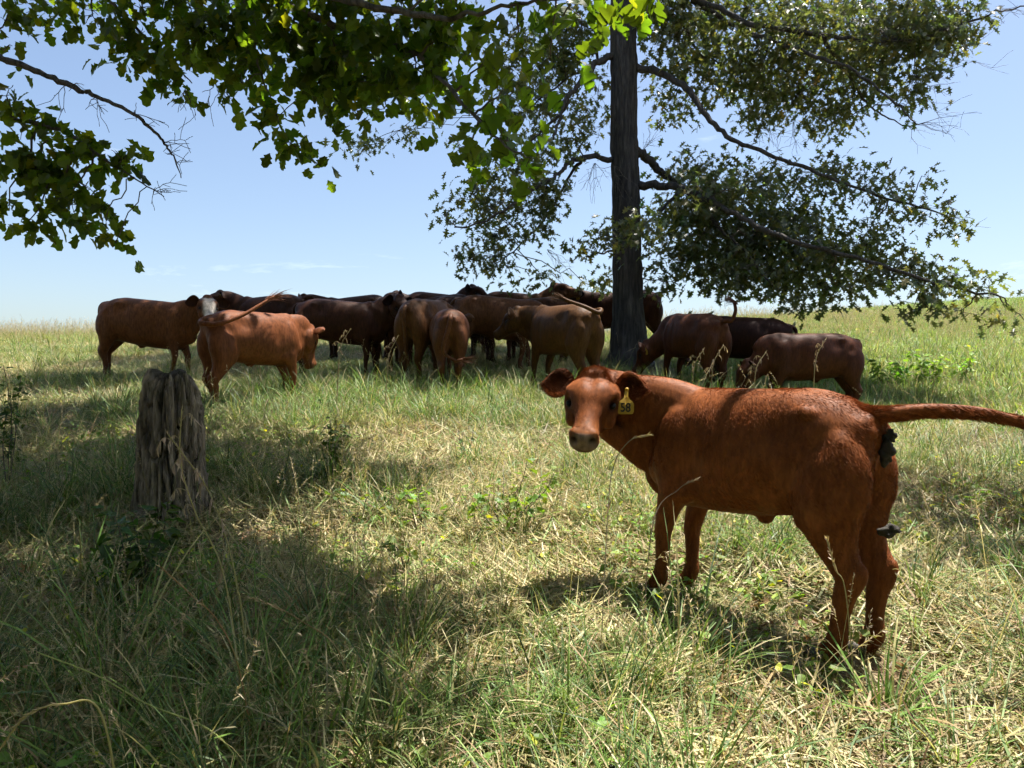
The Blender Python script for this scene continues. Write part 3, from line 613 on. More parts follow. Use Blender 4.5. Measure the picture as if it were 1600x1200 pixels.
    V, T, Q = loft(NP, np.array([.13, .118, .092, .080, .072]) * neckw, np.array([.215, .205, .158, .120, .085]), Ld, 26, 40); mb.both(V, T, Q)
    # throat and dewlap
    c0 = np.array([.47 * sx, 0, .60]); jaw = HP0 + HF @ (np.array([.13, 0, -.13]) * hs_)
    mid = (c0 + jaw) / 2 + np.array([0, 0, -.02]); V, T, Q = loft([c0, (c0 + mid) / 2 + [.01, 0, -.02], mid, (mid + jaw) / 2, jaw], [.05, .035, .03, .035, .04], [.08, .06, .055, .05, .03], np.array([0., 1, 0]) * .5 + HF[:, 1] * .5, 14, 24); mb.both(V, T, Q)
    # head
    Hs = np.array([(-.01, -.03, .055, .055), (.02, -.035, .085, .092), (.06, -.045, .105, .112), (.11, -.055, .115, .116), (.155, -.062, .108, .104), (.205, -.068, .088, .074), (.255, -.072, .072, .055), (.305, -.074, .063, .051), (.35, -.076, .060, .058), (.382, -.078, .053, .056), (.403, -.079, .037, .040)])
    V, T, Q = loft(np.column_stack([Hs[:, 0], np.zeros(11), Hs[:, 1]]), Hs[:, 3], Hs[:, 2], (0, 1, 0), 28, 50, 2.35)
    mb.both((V * hs_) @ HF.T + HP0, T, Q)
    for c_, r_ in (((.015, 0, .035), (.05, .055, .035)), ((.105, .084, .006), (.045, .026, .020)), ((.105, -.084, .006), (.045, .026, .020)), ((.36, .036, -.045), (.03, .024, .026)), ((.36, -.036, -.045), (.03, .024, .026)),
                   ((.12, 0, -.125), (.08, .05, .045)), ((.34, 0, -.115), (.04, .04, .025)), ((.15, .075, -.10), (.07, .03, .045)), ((.15, -.075, -.10), (.07, .03, .045))):
        V, T, Q = ellipsoid(c_, r_); mb.both((V * hs_) @ HF.T + HP0, T, Q)
    V, T, Q = remesh('body', mb, voxel, 9 if voxel < .012 else 2)
    # hollows: flank, eye sockets, nostrils, behind the elbow
    def dent(c_, r_, d_, M_=None):
        nonlocal V
        c_ = np.array(c_, float); dd_ = V - c_; w = np.exp(-((dd_ / np.array(r_)) ** 2).sum(1)); V = V + w[:, None] * np.array(d_)
    for s in (-1, 1):
        dent((-.17 * sx, s * .21, .86), (.08, .08, .07), (0, -s * .024, -.004)); dent((.19 * sx, s * .2, .68), (.05, .1, .16), (0, -s * .014, 0)); dent((-.12 * sx, s * .2, .56), (.07, .08, .10), (0, -s * .018, 0))
        dent((.47 * sx, s * .12, .74), (.05, .08, .12), (0, -s * .016, 0)); dent((-.33 * sx, s * .2, .82), (.05, .08, .05), (0, -s * .014, 0)); dent((-.38 * sx, s * .2, .60), (.03, .08, .10), (0, -s * .010, 0))
        if voxel < .012:
            for k in range(7): dent(((-.06 + .045 * k) * sx, s * .22, .72), (.011, .08, .14), (0, -s * .0035, 0))
        for c_, r_, d_ in (((.150, s * .092, -.020), (.034, .03, .026), (-.004, -s * .022, -.012)), ((.402, s * .036, -.055), (.014, .014, .016), (-.022, 0, 0)), ((.235, s * .07, -.06), (.04, .03, .03), (0, -s * .012, 0)), ((.08, 0, .06), (.07, .02, .03), (0, 0, -.006)), ((.37, s * .05, -.115), (.05, .02, .008), (0, -s * .005, 0))):
            cw = HP0 + HF @ (np.array(c_) * hs_); lv_ = (V - cw) @ HF / hs_; w = np.exp(-((lv_ / np.array(r_)) ** 2).sum(1)); V = V + w[:, None] * (HF @ (np.array(d_) * hs_))
    coat = np.array(coat); n_ = len(V)
    c = np.broadcast_to(coat, (n_, 3)).copy()
    c *= (.8 + .4 * fbm(V * 5 + 20, 3))[:, None]; c *= (.92 + .2 * fbm(V * np.array([30, 30, 12]) + 9, 2))[:, None]
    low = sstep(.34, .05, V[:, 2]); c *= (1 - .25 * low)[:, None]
    inner_thigh = np.exp(-(((V[:, 0] + .36 * sx) / .1) ** 2 + (V[:, 1] / .07) ** 2 + ((V[:, 2] - .5) / .14) ** 2)); c += inner_thigh[:, None] * np.array([.05, .03, .015])
    hl = (V - HP0) @ HF / hs_
    onhead = (hl[:, 0] > -.02) & (hl[:, 0] < .45) & (np.abs(hl[:, 1]) < .14) & (hl[:, 2] > -.2) & (hl[:, 2] < .1)
    muz = onhead * sstep(.27, .34, hl[:, 0]); c = c * (1 - .45 * muz[:, None]) + muz[:, None] * coat * np.array([1.0, 1.3, 1.6]) * .5
    nose = onhead * sstep(.375, .392, hl[:, 0]) * sstep(-.115, -.095, hl[:, 2]) * sstep(-.02, -.03, hl[:, 2]); c = c * (1 - nose[:, None]) + nose[:, None] * np.array([.20, .135, .10]) * (1.0 if fur else .5)
    for s in (-1, 1):
        nos = onhead * np.exp(-(((hl[:, 0] - .39) / .022) ** 2 + ((hl[:, 1] - s * .036) / .015) ** 2 + ((hl[:, 2] + .055) / .013) ** 2)); c *= (1 - .93 * np.clip(nos * 1.4, 0, 1))[:, None]
        eye = onhead * np.exp(-(((hl[:, 0] - .158) / .036) ** 2 + ((hl[:, 1] - s * .095) / .04) ** 2 + ((hl[:, 2] + .030) / .024) ** 2)); c *= (1 - .85 * np.clip(eye * 1.3, 0, 1))[:, None]  # shade of the eye sockets, darkened into the coat colour
    mouth = onhead * sstep(.3, .33, hl[:, 0]) * np.exp(-((hl[:, 2] + .112) / .005) ** 2); c *= (1 - .75 * mouth)[:, None]
    if white_face:
        wf = onhead * sstep(.05, .09, hl[:, 0]) * sstep(-.09, -.05, hl[:, 2] + .0) * sstep(.085, .055, np.abs(hl[:, 1] - .01)); pat = np.exp(-(((hl[:, 0] - .12) / .04) ** 2 + ((np.abs(hl[:, 1]) - .08) / .03) ** 2)); wf = wf * (1 - np.clip(pat * 1.3, 0, 1)); c = c * (1 - wf[:, None]) + wf[:, None] * np.array([.50, .44, .38])
    allb = MB(); allb.both(V, T, Q, np.clip(c, .002, .9)); earinfo = []
    for s in (-1, 1):
        eV, eQ, inn = ear_mesh(s, up=ear_up, face=ear_face, W=.066 if fur else .058, L=.135 if fur else .15); eV = (eV * hs_) @ HF.T + HP0
        ec = np.broadcast_to(coat * .95, (len(eV), 3)).copy(); ec[inn] = coat * np.array([.28, .22, .2]); allb.add(eV, eQ, ec); earinfo.append((s, eV, inn))
    # tail
    tb = np.array([-.28 * sx, 0, .962]); tb2 = np.array([-.42 * sx, 0, .942])
    if tail == 'hang': TP = [tb, tb2, tb2 + [-.075, 0, -.02], tb2 + [-.105, 0, -.10], tb2 + [-.10, .01, -.34], tb2 + [-.095, .02, -.54]]
    else: TP = [tb, tb2] + [np.array(q, float) for q in tail]
    tr = np.interp(np.linspace(0, 1, len(TP)), [0, .15, .4, 1], [.022, .032, .025, .014]) * (.98 if fur else 1)
    tV, tT, tQ = round_tube(TP, tr, 12, 40); tc_ = coat * (.8 + .5 * fbm(tV * 40, 2))[:, None]; allb.both(tV, tT, tQ, np.clip(tc_, .002, .9))
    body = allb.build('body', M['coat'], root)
    # switch of long hairs at the tail's end
    TC = catmull(np.array(TP), 40); e = TC[-1]; td = TC[-1] - TC[-4]; td /= np.linalg.norm(td); ns_ = 260 if fur else 110
    sp = e[None] - td * rng.uniform(0, .12, ns_)[:, None] + rng.normal(0, .007, (ns_, 3)); dr = td[None] + rng.normal(0, .16, (ns_, 3)); dr /= np.linalg.norm(dr, axis=1)[:, None]
    sv, st_, sq, m_ = strands(sp, dr, rng.uniform(.12, .26, ns_), np.full(ns_, .0022), np.array([[0, 0, -.22]]) * np.ones((ns_, 1)), 3)
    s_b = MB(); s_b.both(sv, st_, sq, np.repeat(coat[None] * rng.uniform(.6, 1.7, (ns_, 1)) + .012, m_, 0)); s_b.build('tail_switch', M['hair'], root, smooth=False)
    # hooves and eyes
    for s in (-1, 1):
        for bx, q_ in ((.375 * sx + .034 + step[0 if s > 0 else 1], .098), (-.40 * sx + .004 + step[2 if s > 0 else 3], .096)):
            hb = MB()
            for t_ in (-1, 1):
                cx, cy = bx + .008, s * q_ + t_ * .0215
                ring = []
                for zz_, rr_, sh in ((0, 1.0, .012), (.03, .92, .006), (.052, .78, -.004)):
                    for k in range(12):
                        a_ = k / 12 * 2 * math.pi; ring.append((cx + sh + math.cos(a_) * .046 * rr_ + (.010 if abs(math.cos(a_)) > .9 and math.cos(a_) > 0 else 0), cy + math.sin(a_) * .021 * rr_, zz_))
                ring += [(cx, cy, 0), (cx - .004, cy, .056)]; rg = np.array(ring); Qh = [(12 * r_ + k, 12 * r_ + (k + 1) % 12, 12 * (r_ + 1) + (k + 1) % 12, 12 * (r_ + 1) + k) for r_ in range(2) for k in range(12)]
                Th = [(36, (k + 1) % 12, k) for k in range(12)] + [(37, 24 + k, 24 + (k + 1) % 12) for k in range(12)]
                hb.both(rg, Th, Qh)
            hb.build('hoof', M['hoof'], root)
        V_, T_, Q_ = ellipsoid((.146, s * .089, -.036), (.021, .012, .0115)); eb = MB(); eb.both((V_ * hs_) @ HF.T + HP0, T_, Q_); eb.build('eye', M['eye'], root)
    # ear tag hanging below the ear
    if tag_side:
        s, eV, inn = earinfo[0 if tag_side < 0 else 1]
        Wi = np.array(Rw.to_3x3().inverted()); up = Wi @ np.array([0, 0, 1.0]); fr = HF @ np.array([.75, 0, -.66 if number is None else -.2]); 
        pt = eV[4 * 9 + 4] + up * .012 + fr * (.028 if number else .012)
        fr = fr - fr.dot(up) * up; fr /= np.linalg.norm(fr); sd_ = np.cross(up, fr)
        k_ = .86
        out = [(-.008, .0), (-.010, -.035), (-.018, -.050), (-.034, -.062), (-.042, -.080), (-.042, -.112), (-.034, -.126), (.034, -.126), (.042, -.112), (.042, -.080), (.034, -.062), (.018, -.050), (.010, -.035), (.008, 0), (0, .006)]
        out = [(a_ * k_, b_ * k_) for a_, b_ in out]; n_o = len(out); tv = []
        for off in (.0, .003): tv += [pt + sd_ * a_ + up * b_ + fr * (off + .012 + .03 * min(1, -b_ / .06)) for a_, b_ in out]
        tv += [pt + up * -.08 * k_ + fr * (.042), pt + up * -.08 * k_ + fr * (.045)]
        F3 = [(2 * n_o, (k + 1) % n_o, k) for k in range(n_o)] + [(2 * n_o + 1, n_o + k, n_o + (k + 1) % n_o) for k in range(n_o)]
        F4 = [(k, (k + 1) % n_o, n_o + (k + 1) % n_o, n_o + k) for k in range(n_o)]
        tbm = MB(); tbm.both(np.array(tv), F3, F4); tg = tbm.build('ear_tag', M[tag_mat], root, smooth=False)
        btn = MB(); btn.both(*ellipsoid(pt + fr * .012, (.009, .009, .009), 10, 8)); btn.build('button', M[tag_mat], tg)
        if number:
            cu = bpy.data.curves.new('number', 'FONT'); cu.body = number; cu.size = .062; cu.align_x = 'CENTER'; cu.align_y = 'CENTER'; cu.extrude = .0004; cu.offset = .0013
            tmp = bpy.data.objects.new('n', cu); COL.objects.link(tmp); dg = bpy.context.evaluated_depsgraph_get(); nm = bpy.data.meshes.new_from_object(tmp.evaluated_get(dg)); bpy.data.objects.remove(tmp); bpy.data.curves.remove(cu)
            nm.name = 'tag_number'; no = bpy.data.objects.new('tag_number', nm); COL.objects.link(no); nm.materials.clear(); nm.materials.append(M['ink']); no.parent = tg
            cpos = pt + up * -.094 * k_ + fr * .0465; m4 = Matrix(np.column_stack([sd_ * .74, up * .88, fr]).tolist()).to_4x4(); m4.translation = Vector(cpos); no.matrix_basis = m4
    if fur:
        # short coat hairs over the body, longer on the ears, poll and tail
        me = body.data; me.calc_loop_triangles(); nt = len(me.loop_triangles); ti = np.empty(nt * 3, np.int32); me.loop_triangles.foreach_get('vertices', ti); ti = ti.reshape(-1, 3)
        vc = np.empty(len(me.vertices) * 3, np.float32); me.vertices.foreach_get('co', vc); vc = vc.reshape(-1, 3).astype(float)
        vcol = np.empty(len(me.vertices) * 4, np.float32); me.color_attributes['Col'].data.foreach_get('color', vcol); vcol = vcol.reshape(-1, 4)[:, :3]
        a_, b_, c_ = vc[ti[:, 0]], vc[ti[:, 1]], vc[ti[:, 2]]; nr = np.cross(b_ - a_, c_ - a_); ar = np.linalg.norm(nr, axis=1); nr = nr / (ar[:, None] + 1e-12)
        cen = (a_ + b_ + c_) / 3; nbody = len(V); isear = (ti[:, 0] >= nbody) & (ti[:, 0] < len(vc) - len(tV)); istail = ti[:, 0] >= len(vc) - len(tV)
        cl = (cen - HP0) @ HF / hs_; ishead = (cl[:, 0] > -.05) & (cl[:, 0] < .45) & (np.abs(cl[:, 1]) < .15) & (np.abs(cl[:, 2]) < .2); poll = ishead & (cl[:, 0] < .06) & (cl[:, 2] > .02)
        nosem = ishead & (cl[:, 0] > .36)
        w = ar * np.where(isear, 4, 1) * np.where(istail, 3, 1) * np.where(poll, 3, 1) * np.where(nosem, 0.02, 1) * np.where(cen[:, 2] < .05, 0, 1); N = 210000
        f_ = rng.choice(nt, N, p=w / w.sum()); r1_, r2_ = rng.random(N), rng.random(N); fl_ = r1_ + r2_ > 1; r1_[fl_] = 1 - r1_[fl_]; r2_[fl_] = 1 - r2_[fl_]
        Pp = a_[f_] + (b_[f_] - a_[f_]) * r1_[:, None] + (c_[f_] - a_[f_]) * r2_[:, None]; Nn = nr[f_]
        flow = np.broadcast_to(np.array([-.75, 0, -.65]), (N, 3)).copy()
        legm = (Pp[:, 2] < .5); flow[legm] = (-.15, 0, -1); hm = ishead[f_]; flow[hm] = HF @ np.array([-.2, 0, -.1]); fm = hm & (cl[f_, 0] > .1); flow[fm] = HF @ np.array([.9, 0, .15])
        pm = poll[f_]; flow[pm] = HF @ np.array([-.3, 0, .9]); em = isear[f_]; 
        if em.any(): flow[em] = (HF @ np.array([.1, 0, -.3]))[None] + Nn[em] * .8 + np.sign(cl[f_[em], 1])[:, None] * HF[:, 1][None] * .9
        tm = istail[f_]; flow[tm] = (TC[-1] - TC[0]) / np.linalg.norm(TC[-1] - TC[0])
        flow = flow - (flow * Nn).sum(1)[:, None] * Nn; flow /= np.linalg.norm(flow, axis=1)[:, None] + 1e-6
        swirl = np.stack([fbm(Pp * 9 + 4, 2) - .5, fbm(Pp * 9 + 14, 2) - .5, fbm(Pp * 9 + 24, 2) - .5], -1) * 1.6
        D = flow + Nn * np.where(em | pm, .75, np.where(hm, .22, .13))[:, None] + swirl + rng.normal(0, .13, (N, 3)); D /= np.linalg.norm(D, axis=1)[:, None]
        Lh = rng.uniform(.009, .016, N) * np.where(legm, .6, 1) * np.where(em, 1.5, 1) * np.where(pm, 1.3, 1) * np.where(tm, 2.0, 1) * np.where(fm, .6, 1)
        hv_, ht, hq, m_ = strands(Pp, D, Lh, np.full(N, .0007), None, 1)
        clump = .5 + 1.0 * fbm(Pp * np.array([70, 70, 26]) + 3, 2)
        hc = vcol[ti[f_, 0]] * (clump * rng.uniform(.75, 1.5, N))[:, None] * np.array([1.12, 1.06, 1.0]); hc[em] = np.maximum(hc[em], coat * .5 * rng.uniform(.5, 1.5, (em.sum(), 1)))
        hb = MB(); hb.both(hv_, ht, np.zeros((0, 4), int), np.repeat(np.clip(hc, .002, .9), m_, 0)); ho = hb.build('coat_hair', M['hair'], root, smooth=False); ho['kind'] = 'stuff'
    return root

# --- main calf, standing near on the right, looking back at the camera
MH = math.degrees(math.atan2(.742, -.67))
mx_, my_ = .975, 3.235
Rz = Matrix.Rotation(R(MH), 3, 'Z'); slope_m = .145 * .742
Rm_ = np.array(Rz @ Matrix.Rotation(-math.atan(slope_m), 3, 'Y')); mo = np.array([mx_, my_, gz(mx_, my_)])
def to_local(p): return Rm_.T @ (np.array(p) - mo)
poll = to_local(pw(930, 590, 3.47)); dirw = np.array([-.22, -.97, 0.]); dl = Rm_.T @ dirw; hy = math.degrees(math.atan2(dl[1], dl[0]))
tpts = [to_local(q) for q in (pw(1378, 643, 2.80), pw(1440, 636, 2.74), pw(1505, 637, 2.70), pw(1560, 645, 2.66), pw(1610, 663, 2.62), pw(1665, 720, 2.6))]
animal('bright red calf standing near on the right, looking at the camera, yellow ear tag 58', mx_, my_, MH, 1.0, coat=(.185, .056, .015), voxel=.0085,
       head=tuple(poll), hyaw=hy, hpitch=-31, hroll=2, step=(0, -.03, .0, -.06), tail=tpts, belly=0, girth=.93, tag_side=1, number='58', fur=True, group=None, head_scale=.94, neckw=.93, aspect=(.92, 1.08, .98), ear_up=.34, ear_face=(.45, 0, .9))
# --- the herd
def at(px, d): return (px - 800) / 1200 * d, d
def cow(label, px, d, heading, scale, **k):
    x, y = at(px, d); return animal(label, x, y, heading, scale, **k)
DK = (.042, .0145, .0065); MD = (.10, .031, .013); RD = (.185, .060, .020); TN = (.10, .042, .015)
HI = dict(head=(.74, 0, 1.04), hpitch=-25)
cow('red brown cow on the far left, side on, its white face turned toward the camera', 228, 10.6, -3, 1.13, coat=(.12, .043, .014), stretch=1.16, belly=.05, head=(.70, -.12, .98), hyaw=-60, hpitch=-30, white_face=True, step=(.06, -.05, -.04, .06), name='cow', category='cow', voxel=.02)
cow('orange red calf left of centre walking right, tail flung up over its back', 404, 8.25, 50, 1.06, coat=(.15, .049, .017), head=(.66, .03, .80), hyaw=12, hpitch=-80, step=(.03, -.04, .05, -.05), voxel=.017,
    tail=[(-.53, -.02, .91), (-.55, -.09, .89), (-.44, -.18, .88), (-.22, -.23, .95), (0.0, -.26, 1.06), (.12, -.27, 1.12)], stretch=1.05)
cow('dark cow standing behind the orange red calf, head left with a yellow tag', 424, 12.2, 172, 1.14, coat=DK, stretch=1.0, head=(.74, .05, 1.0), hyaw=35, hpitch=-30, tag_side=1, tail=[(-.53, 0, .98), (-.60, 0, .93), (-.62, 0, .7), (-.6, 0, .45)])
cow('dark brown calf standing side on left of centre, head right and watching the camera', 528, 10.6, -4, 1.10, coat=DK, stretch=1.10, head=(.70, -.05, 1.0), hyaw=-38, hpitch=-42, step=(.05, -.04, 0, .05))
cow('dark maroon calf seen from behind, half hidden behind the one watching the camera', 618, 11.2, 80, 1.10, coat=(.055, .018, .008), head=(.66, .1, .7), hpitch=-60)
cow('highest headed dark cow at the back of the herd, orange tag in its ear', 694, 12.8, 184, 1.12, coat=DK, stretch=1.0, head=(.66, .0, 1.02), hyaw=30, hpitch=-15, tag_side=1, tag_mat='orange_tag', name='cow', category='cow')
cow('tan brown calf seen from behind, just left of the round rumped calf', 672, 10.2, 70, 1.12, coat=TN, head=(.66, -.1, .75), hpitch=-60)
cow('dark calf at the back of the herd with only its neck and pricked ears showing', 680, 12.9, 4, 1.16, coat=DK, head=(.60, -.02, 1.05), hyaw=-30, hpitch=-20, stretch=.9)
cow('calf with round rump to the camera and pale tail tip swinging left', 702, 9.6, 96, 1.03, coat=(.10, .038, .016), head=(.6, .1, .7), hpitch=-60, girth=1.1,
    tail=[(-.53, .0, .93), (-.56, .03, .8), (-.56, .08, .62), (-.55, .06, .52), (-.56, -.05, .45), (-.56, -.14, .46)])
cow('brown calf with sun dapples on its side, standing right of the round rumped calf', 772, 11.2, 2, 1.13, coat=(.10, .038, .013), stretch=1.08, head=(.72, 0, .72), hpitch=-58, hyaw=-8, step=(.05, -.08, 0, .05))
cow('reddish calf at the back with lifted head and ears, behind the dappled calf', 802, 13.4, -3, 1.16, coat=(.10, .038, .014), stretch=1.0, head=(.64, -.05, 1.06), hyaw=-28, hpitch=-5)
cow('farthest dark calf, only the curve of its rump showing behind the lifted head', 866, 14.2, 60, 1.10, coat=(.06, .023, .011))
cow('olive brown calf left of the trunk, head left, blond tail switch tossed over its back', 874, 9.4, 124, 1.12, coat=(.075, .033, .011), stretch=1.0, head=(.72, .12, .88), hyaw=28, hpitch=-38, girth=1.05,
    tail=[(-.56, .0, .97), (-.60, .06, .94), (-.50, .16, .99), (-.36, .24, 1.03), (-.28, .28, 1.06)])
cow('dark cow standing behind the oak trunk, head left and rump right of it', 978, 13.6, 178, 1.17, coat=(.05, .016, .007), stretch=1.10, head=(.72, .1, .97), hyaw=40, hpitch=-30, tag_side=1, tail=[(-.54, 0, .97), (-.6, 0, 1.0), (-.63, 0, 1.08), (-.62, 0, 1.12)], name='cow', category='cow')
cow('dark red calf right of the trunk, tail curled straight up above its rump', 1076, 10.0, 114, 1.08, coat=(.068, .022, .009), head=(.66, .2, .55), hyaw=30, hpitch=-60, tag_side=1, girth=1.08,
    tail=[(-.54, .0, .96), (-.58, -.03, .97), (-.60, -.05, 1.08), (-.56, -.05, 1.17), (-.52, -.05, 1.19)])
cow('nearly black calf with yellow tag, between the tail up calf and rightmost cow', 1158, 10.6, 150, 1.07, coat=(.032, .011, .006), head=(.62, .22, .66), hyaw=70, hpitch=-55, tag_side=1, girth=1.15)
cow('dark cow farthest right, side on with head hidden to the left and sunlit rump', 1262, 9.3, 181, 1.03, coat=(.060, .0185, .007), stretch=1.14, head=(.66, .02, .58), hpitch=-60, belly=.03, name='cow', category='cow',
    tail=[(-.52, 0, .94), (-.545, 0, .86), (-.54, -.02, .7), (-.53, -.02, .5)])

cow('dark calf almost hidden behind the watching dark calf, only its back showing', 560, 12.7, 176, 1.12, coat=DK)
cow('dark brown calf in the second row, between the trunk calf and the dappled one', 835, 12.2, 160, 1.08, coat=(.07, .026, .011), head=(.7, 0, .7), hpitch=-60)
cow('dark calf in the second row, just behind the seen-from-behind pair', 728, 12.0, 20, 1.10, coat=(.05, .018, .008), head=(.7, 0, .7), hpitch=-60)

# dung dropping from the near calf
def dung(name, label, c, r):
    V, T, Q = ellipsoid((0, 0, 0), r, 24, 16); nz_ = fbm(V / max(r) * 2.2 + 11, 3); V = V * (.2 + 1.6 * nz_)[:, None]
    b = MB(); b.both(V, T, Q); o = b.build(name, M['dung'], None); o.location = c; tag(o, label, 'dung', 'dung dropped by the near calf')
dung('dung', 'larger dark dung clump under the root of the near calf\'s tail', pw(1385, 706, 2.80), (.024, .022, .042))
dung('dung', 'small dark dung piece just above the clump under the near calf\'s tail', pw(1391, 682, 2.80), (.022, .02, .024))
dung('dung', 'ragged dark dung piece falling behind the near calf\'s hind legs', pw(1391, 829, 2.80), (.034, .024, .022))

# ------------------------------------------------------------------ grass
STRAW = np.array([(.50, .42, .20), (.42, .34, .16), (.60, .52, .30), (.40, .28, .15), (.52, .47, .22)])
GREEN = np.array([(.15, .22, .05), (.20, .27, .07), (.11, .17, .045), (.26, .31, .09), (.14, .20, .08)])
LUSH = np.array([(.12, .22, .04), (.16, .27, .05), (.10, .17, .05), (.20, .30, .07)])
def blades(mb, base, az, tilt, curve, L, W, colr, seg=4, tw=.0):
    n_ = len(base); t = np.linspace(0, 1, seg + 1); P = np.zeros((n_, seg + 1, 3)); P[:, 0] = base
    ca, sa = np.cos(az), np.sin(az)
    for k in range(1, seg + 1):
        th = tilt + curve * (t[k] - .5 / seg); st = L / seg; P[:, k] = P[:, k - 1] + np.stack([ca * np.sin(th), sa * np.sin(th), np.cos(th)], -1) * st[:, None]
    P[..., 2] = np.maximum(P[..., 2], .004)
    tws = rng.uniform(-1, 1, n_) * tw + rng.uniform(-.5, .5, n_); sd_ = np.stack([-sa * np.cos(tws) , ca * np.cos(tws), np.sin(tws) * .6], -1)
    wv = W[:, None] * np.array([.7, 1, .95, .7, .08] if seg == 4 else np.interp(t, [0, .3, .75, 1], [.7, 1, .75, .08]))[None]
    V = np.stack([P - sd_[:, None] * wv[..., None], P + sd_[:, None] * wv[..., None]], 2).reshape(n_, -1, 3)
    m_ = V.shape[1]; base_i = (np.arange(n_) * m_)[:, None]; Q = np.concatenate([base_i + np.array([2 * k, 2 * k + 1, 2 * k + 3, 2 * k + 2])[None] for k in range(seg)])
    mb.add(V.reshape(-1, 3), Q, np.repeat(colr, m_, 0)); return P
def pick(pal, n_, var=.2): return np.clip(.84 * pal[rng.integers(0, len(pal), n_)] * (1 + rng.normal(0, var, n_))[:, None], .01, .85)
def mixpal(n_, g, pal1=STRAW, pal2=GREEN): m_ = rng.random(n_) < g; c = pick(pal1, n_); c[m_] = pick(pal2, m_.sum()); return c
def clump_litter(r=.42, n_=420, g=.2, pal=STRAW):
    mb = MB(); a = rng.uniform(0, 6.28, n_); q = r * np.sqrt(rng.random(n_)); base = np.stack([np.cos(a) * q, np.sin(a) * q, rng.uniform(-.01, .055, n_)], -1)
    blades(mb, base, np.where(rng.random(n_) < .55, rng.normal(0, .5, n_), rng.uniform(0, 6.28, n_)), rng.uniform(1.2, 1.72, n_), rng.normal(0, .4, n_), rng.uniform(.05, .26, n_) * rng.uniform(.5, 1, n_), rng.uniform(.0016, .0048, n_), mixpal(n_, g, pal), 3); return mb
def clump_short(r=.36, n_=300, g=.55, h=.06):
    mb = MB(); a = rng.uniform(0, 6.28, n_); q = r * np.sqrt(rng.random(n_)); base = np.stack([np.cos(a) * q, np.sin(a) * q, np.full(n_, -.01)], -1)
    blades(mb, base, rng.uniform(0, 6.28, n_), rng.uniform(.2, 1.4, n_), rng.uniform(.0, 2.2, n_), h * rng.uniform(.5, 2.2, n_) , rng.uniform(.0013, .0032, n_), mixpal(n_, g), 3); return mb
def clump_tuft(n_=70, L=.32, g=.85, pal=LUSH, wide=.0032):
    mb = MB(); a = rng.uniform(0, 6.28, n_); q = .06 * np.sqrt(rng.random(n_)); base = np.stack([np.cos(a) * q, np.sin(a) * q, np.full(n_, -.01)], -1)
    blades(mb, base, a + rng.normal(0, .5, n_), rng.uniform(.05, .55, n_), rng.uniform(.4, 2.1, n_), L * rng.uniform(.5, 1.35, n_), rng.uniform(.5, 1.2, n_) * wide, mixpal(n_, g, STRAW, pal), 5); return mb
def seed_head(mb, P, rough=1.0, c=(.42, .33, .22), n_=26, L=.02):
    tip = P[-1]; d = P[-1] - P[-2]; d = d / np.linalg.norm(d); t = rng.random(n_); k = t * .16 * rough
    base = tip[None] - d[None] * k[:, None]; dr = d[None] + rng.normal(0, .55, (n_, 3)) * rough; dr /= np.linalg.norm(dr, axis=1)[:, None]
    V, T, Q, m_ = strands(base, dr, rng.uniform(.6, 1.4, n_) * L, np.full(n_, .0017), np.array([[0, 0, -.3]]) * np.ones((n_, 1)), 2); mb.both(V, T, Q, np.repeat(np.clip(np.array(c)[None] * rng.uniform(.6, 1.5, (n_, 1)), .02, .8), m_, 0))
def clump_stalks(n_=7, L=.6, r=.12, g=.35, heads=True):
    mb = MB(); base = np.column_stack([rng.normal(0, r, n_), rng.normal(0, r, n_), np.full(n_, -.01)])
    P = blades(mb, base, rng.uniform(0, 6.28, n_), rng.uniform(0, .3, n_), rng.uniform(.0, .9, n_), L * rng.uniform(.6, 1.3, n_), np.full(n_, .0012), mixpal(n_, g), 6)
    if heads:
        for p_ in P: seed_head(mb, p_, .9)
    m2 = 16; base = np.column_stack([rng.normal(0, r, m2), rng.normal(0, r, m2), np.full(m2, -.01)]); blades(mb, base, rng.uniform(0, 6.28, m2), rng.uniform(.1, .6, m2), rng.uniform(.3, 2, m2), L * rng.uniform(.3, .8, m2), np.full(m2, .002), mixpal(m2, g + .1), 4); return mb
def clump_meadow(r=.6, n_=260, g=.8, h=.15):
    mb = MB(); a = rng.uniform(0, 6.28, n_); q = r * np.sqrt(rng.random(n_)); base = np.stack([np.cos(a) * q, np.sin(a) * q, np.full(n_, -.02)], -1)
    blades(mb, base, rng.uniform(0, 6.28, n_), rng.uniform(.0, .5, n_), rng.uniform(.1, 1.4, n_), h * rng.uniform(.5, 1.6, n_), rng.uniform(.003, .007, n_), mixpal(n_, g, STRAW, GREEN * 1.6), 3); return mb
def clump_weed(n_=9, size=.035, h=.12):
    mb = MB(); tV, tF = leaf_template('oval'); P = np.column_stack([rng.normal(0, .05, n_), rng.normal(0, .05, n_), rng.uniform(.02, h, n_)]); Rm = rand_leaf_frames(n_, .1, .8); S = size * rng.uniform(.6, 1.4, n_)
    V, F_ = scatter_mesh(tV, tF, P, Rm, S); mb.add(V, F_, np.repeat(leaf_colors(n_, (.17, .27, .05), .2, .1), len(tV), 0))
    k = 4; blades(mb, np.zeros((k, 3)), rng.uniform(0, 6.28, k), rng.uniform(0, .4, k), rng.uniform(0, .6, k), np.full(k, h), np.full(k, .0012), pick(GREEN, k), 3); return mb

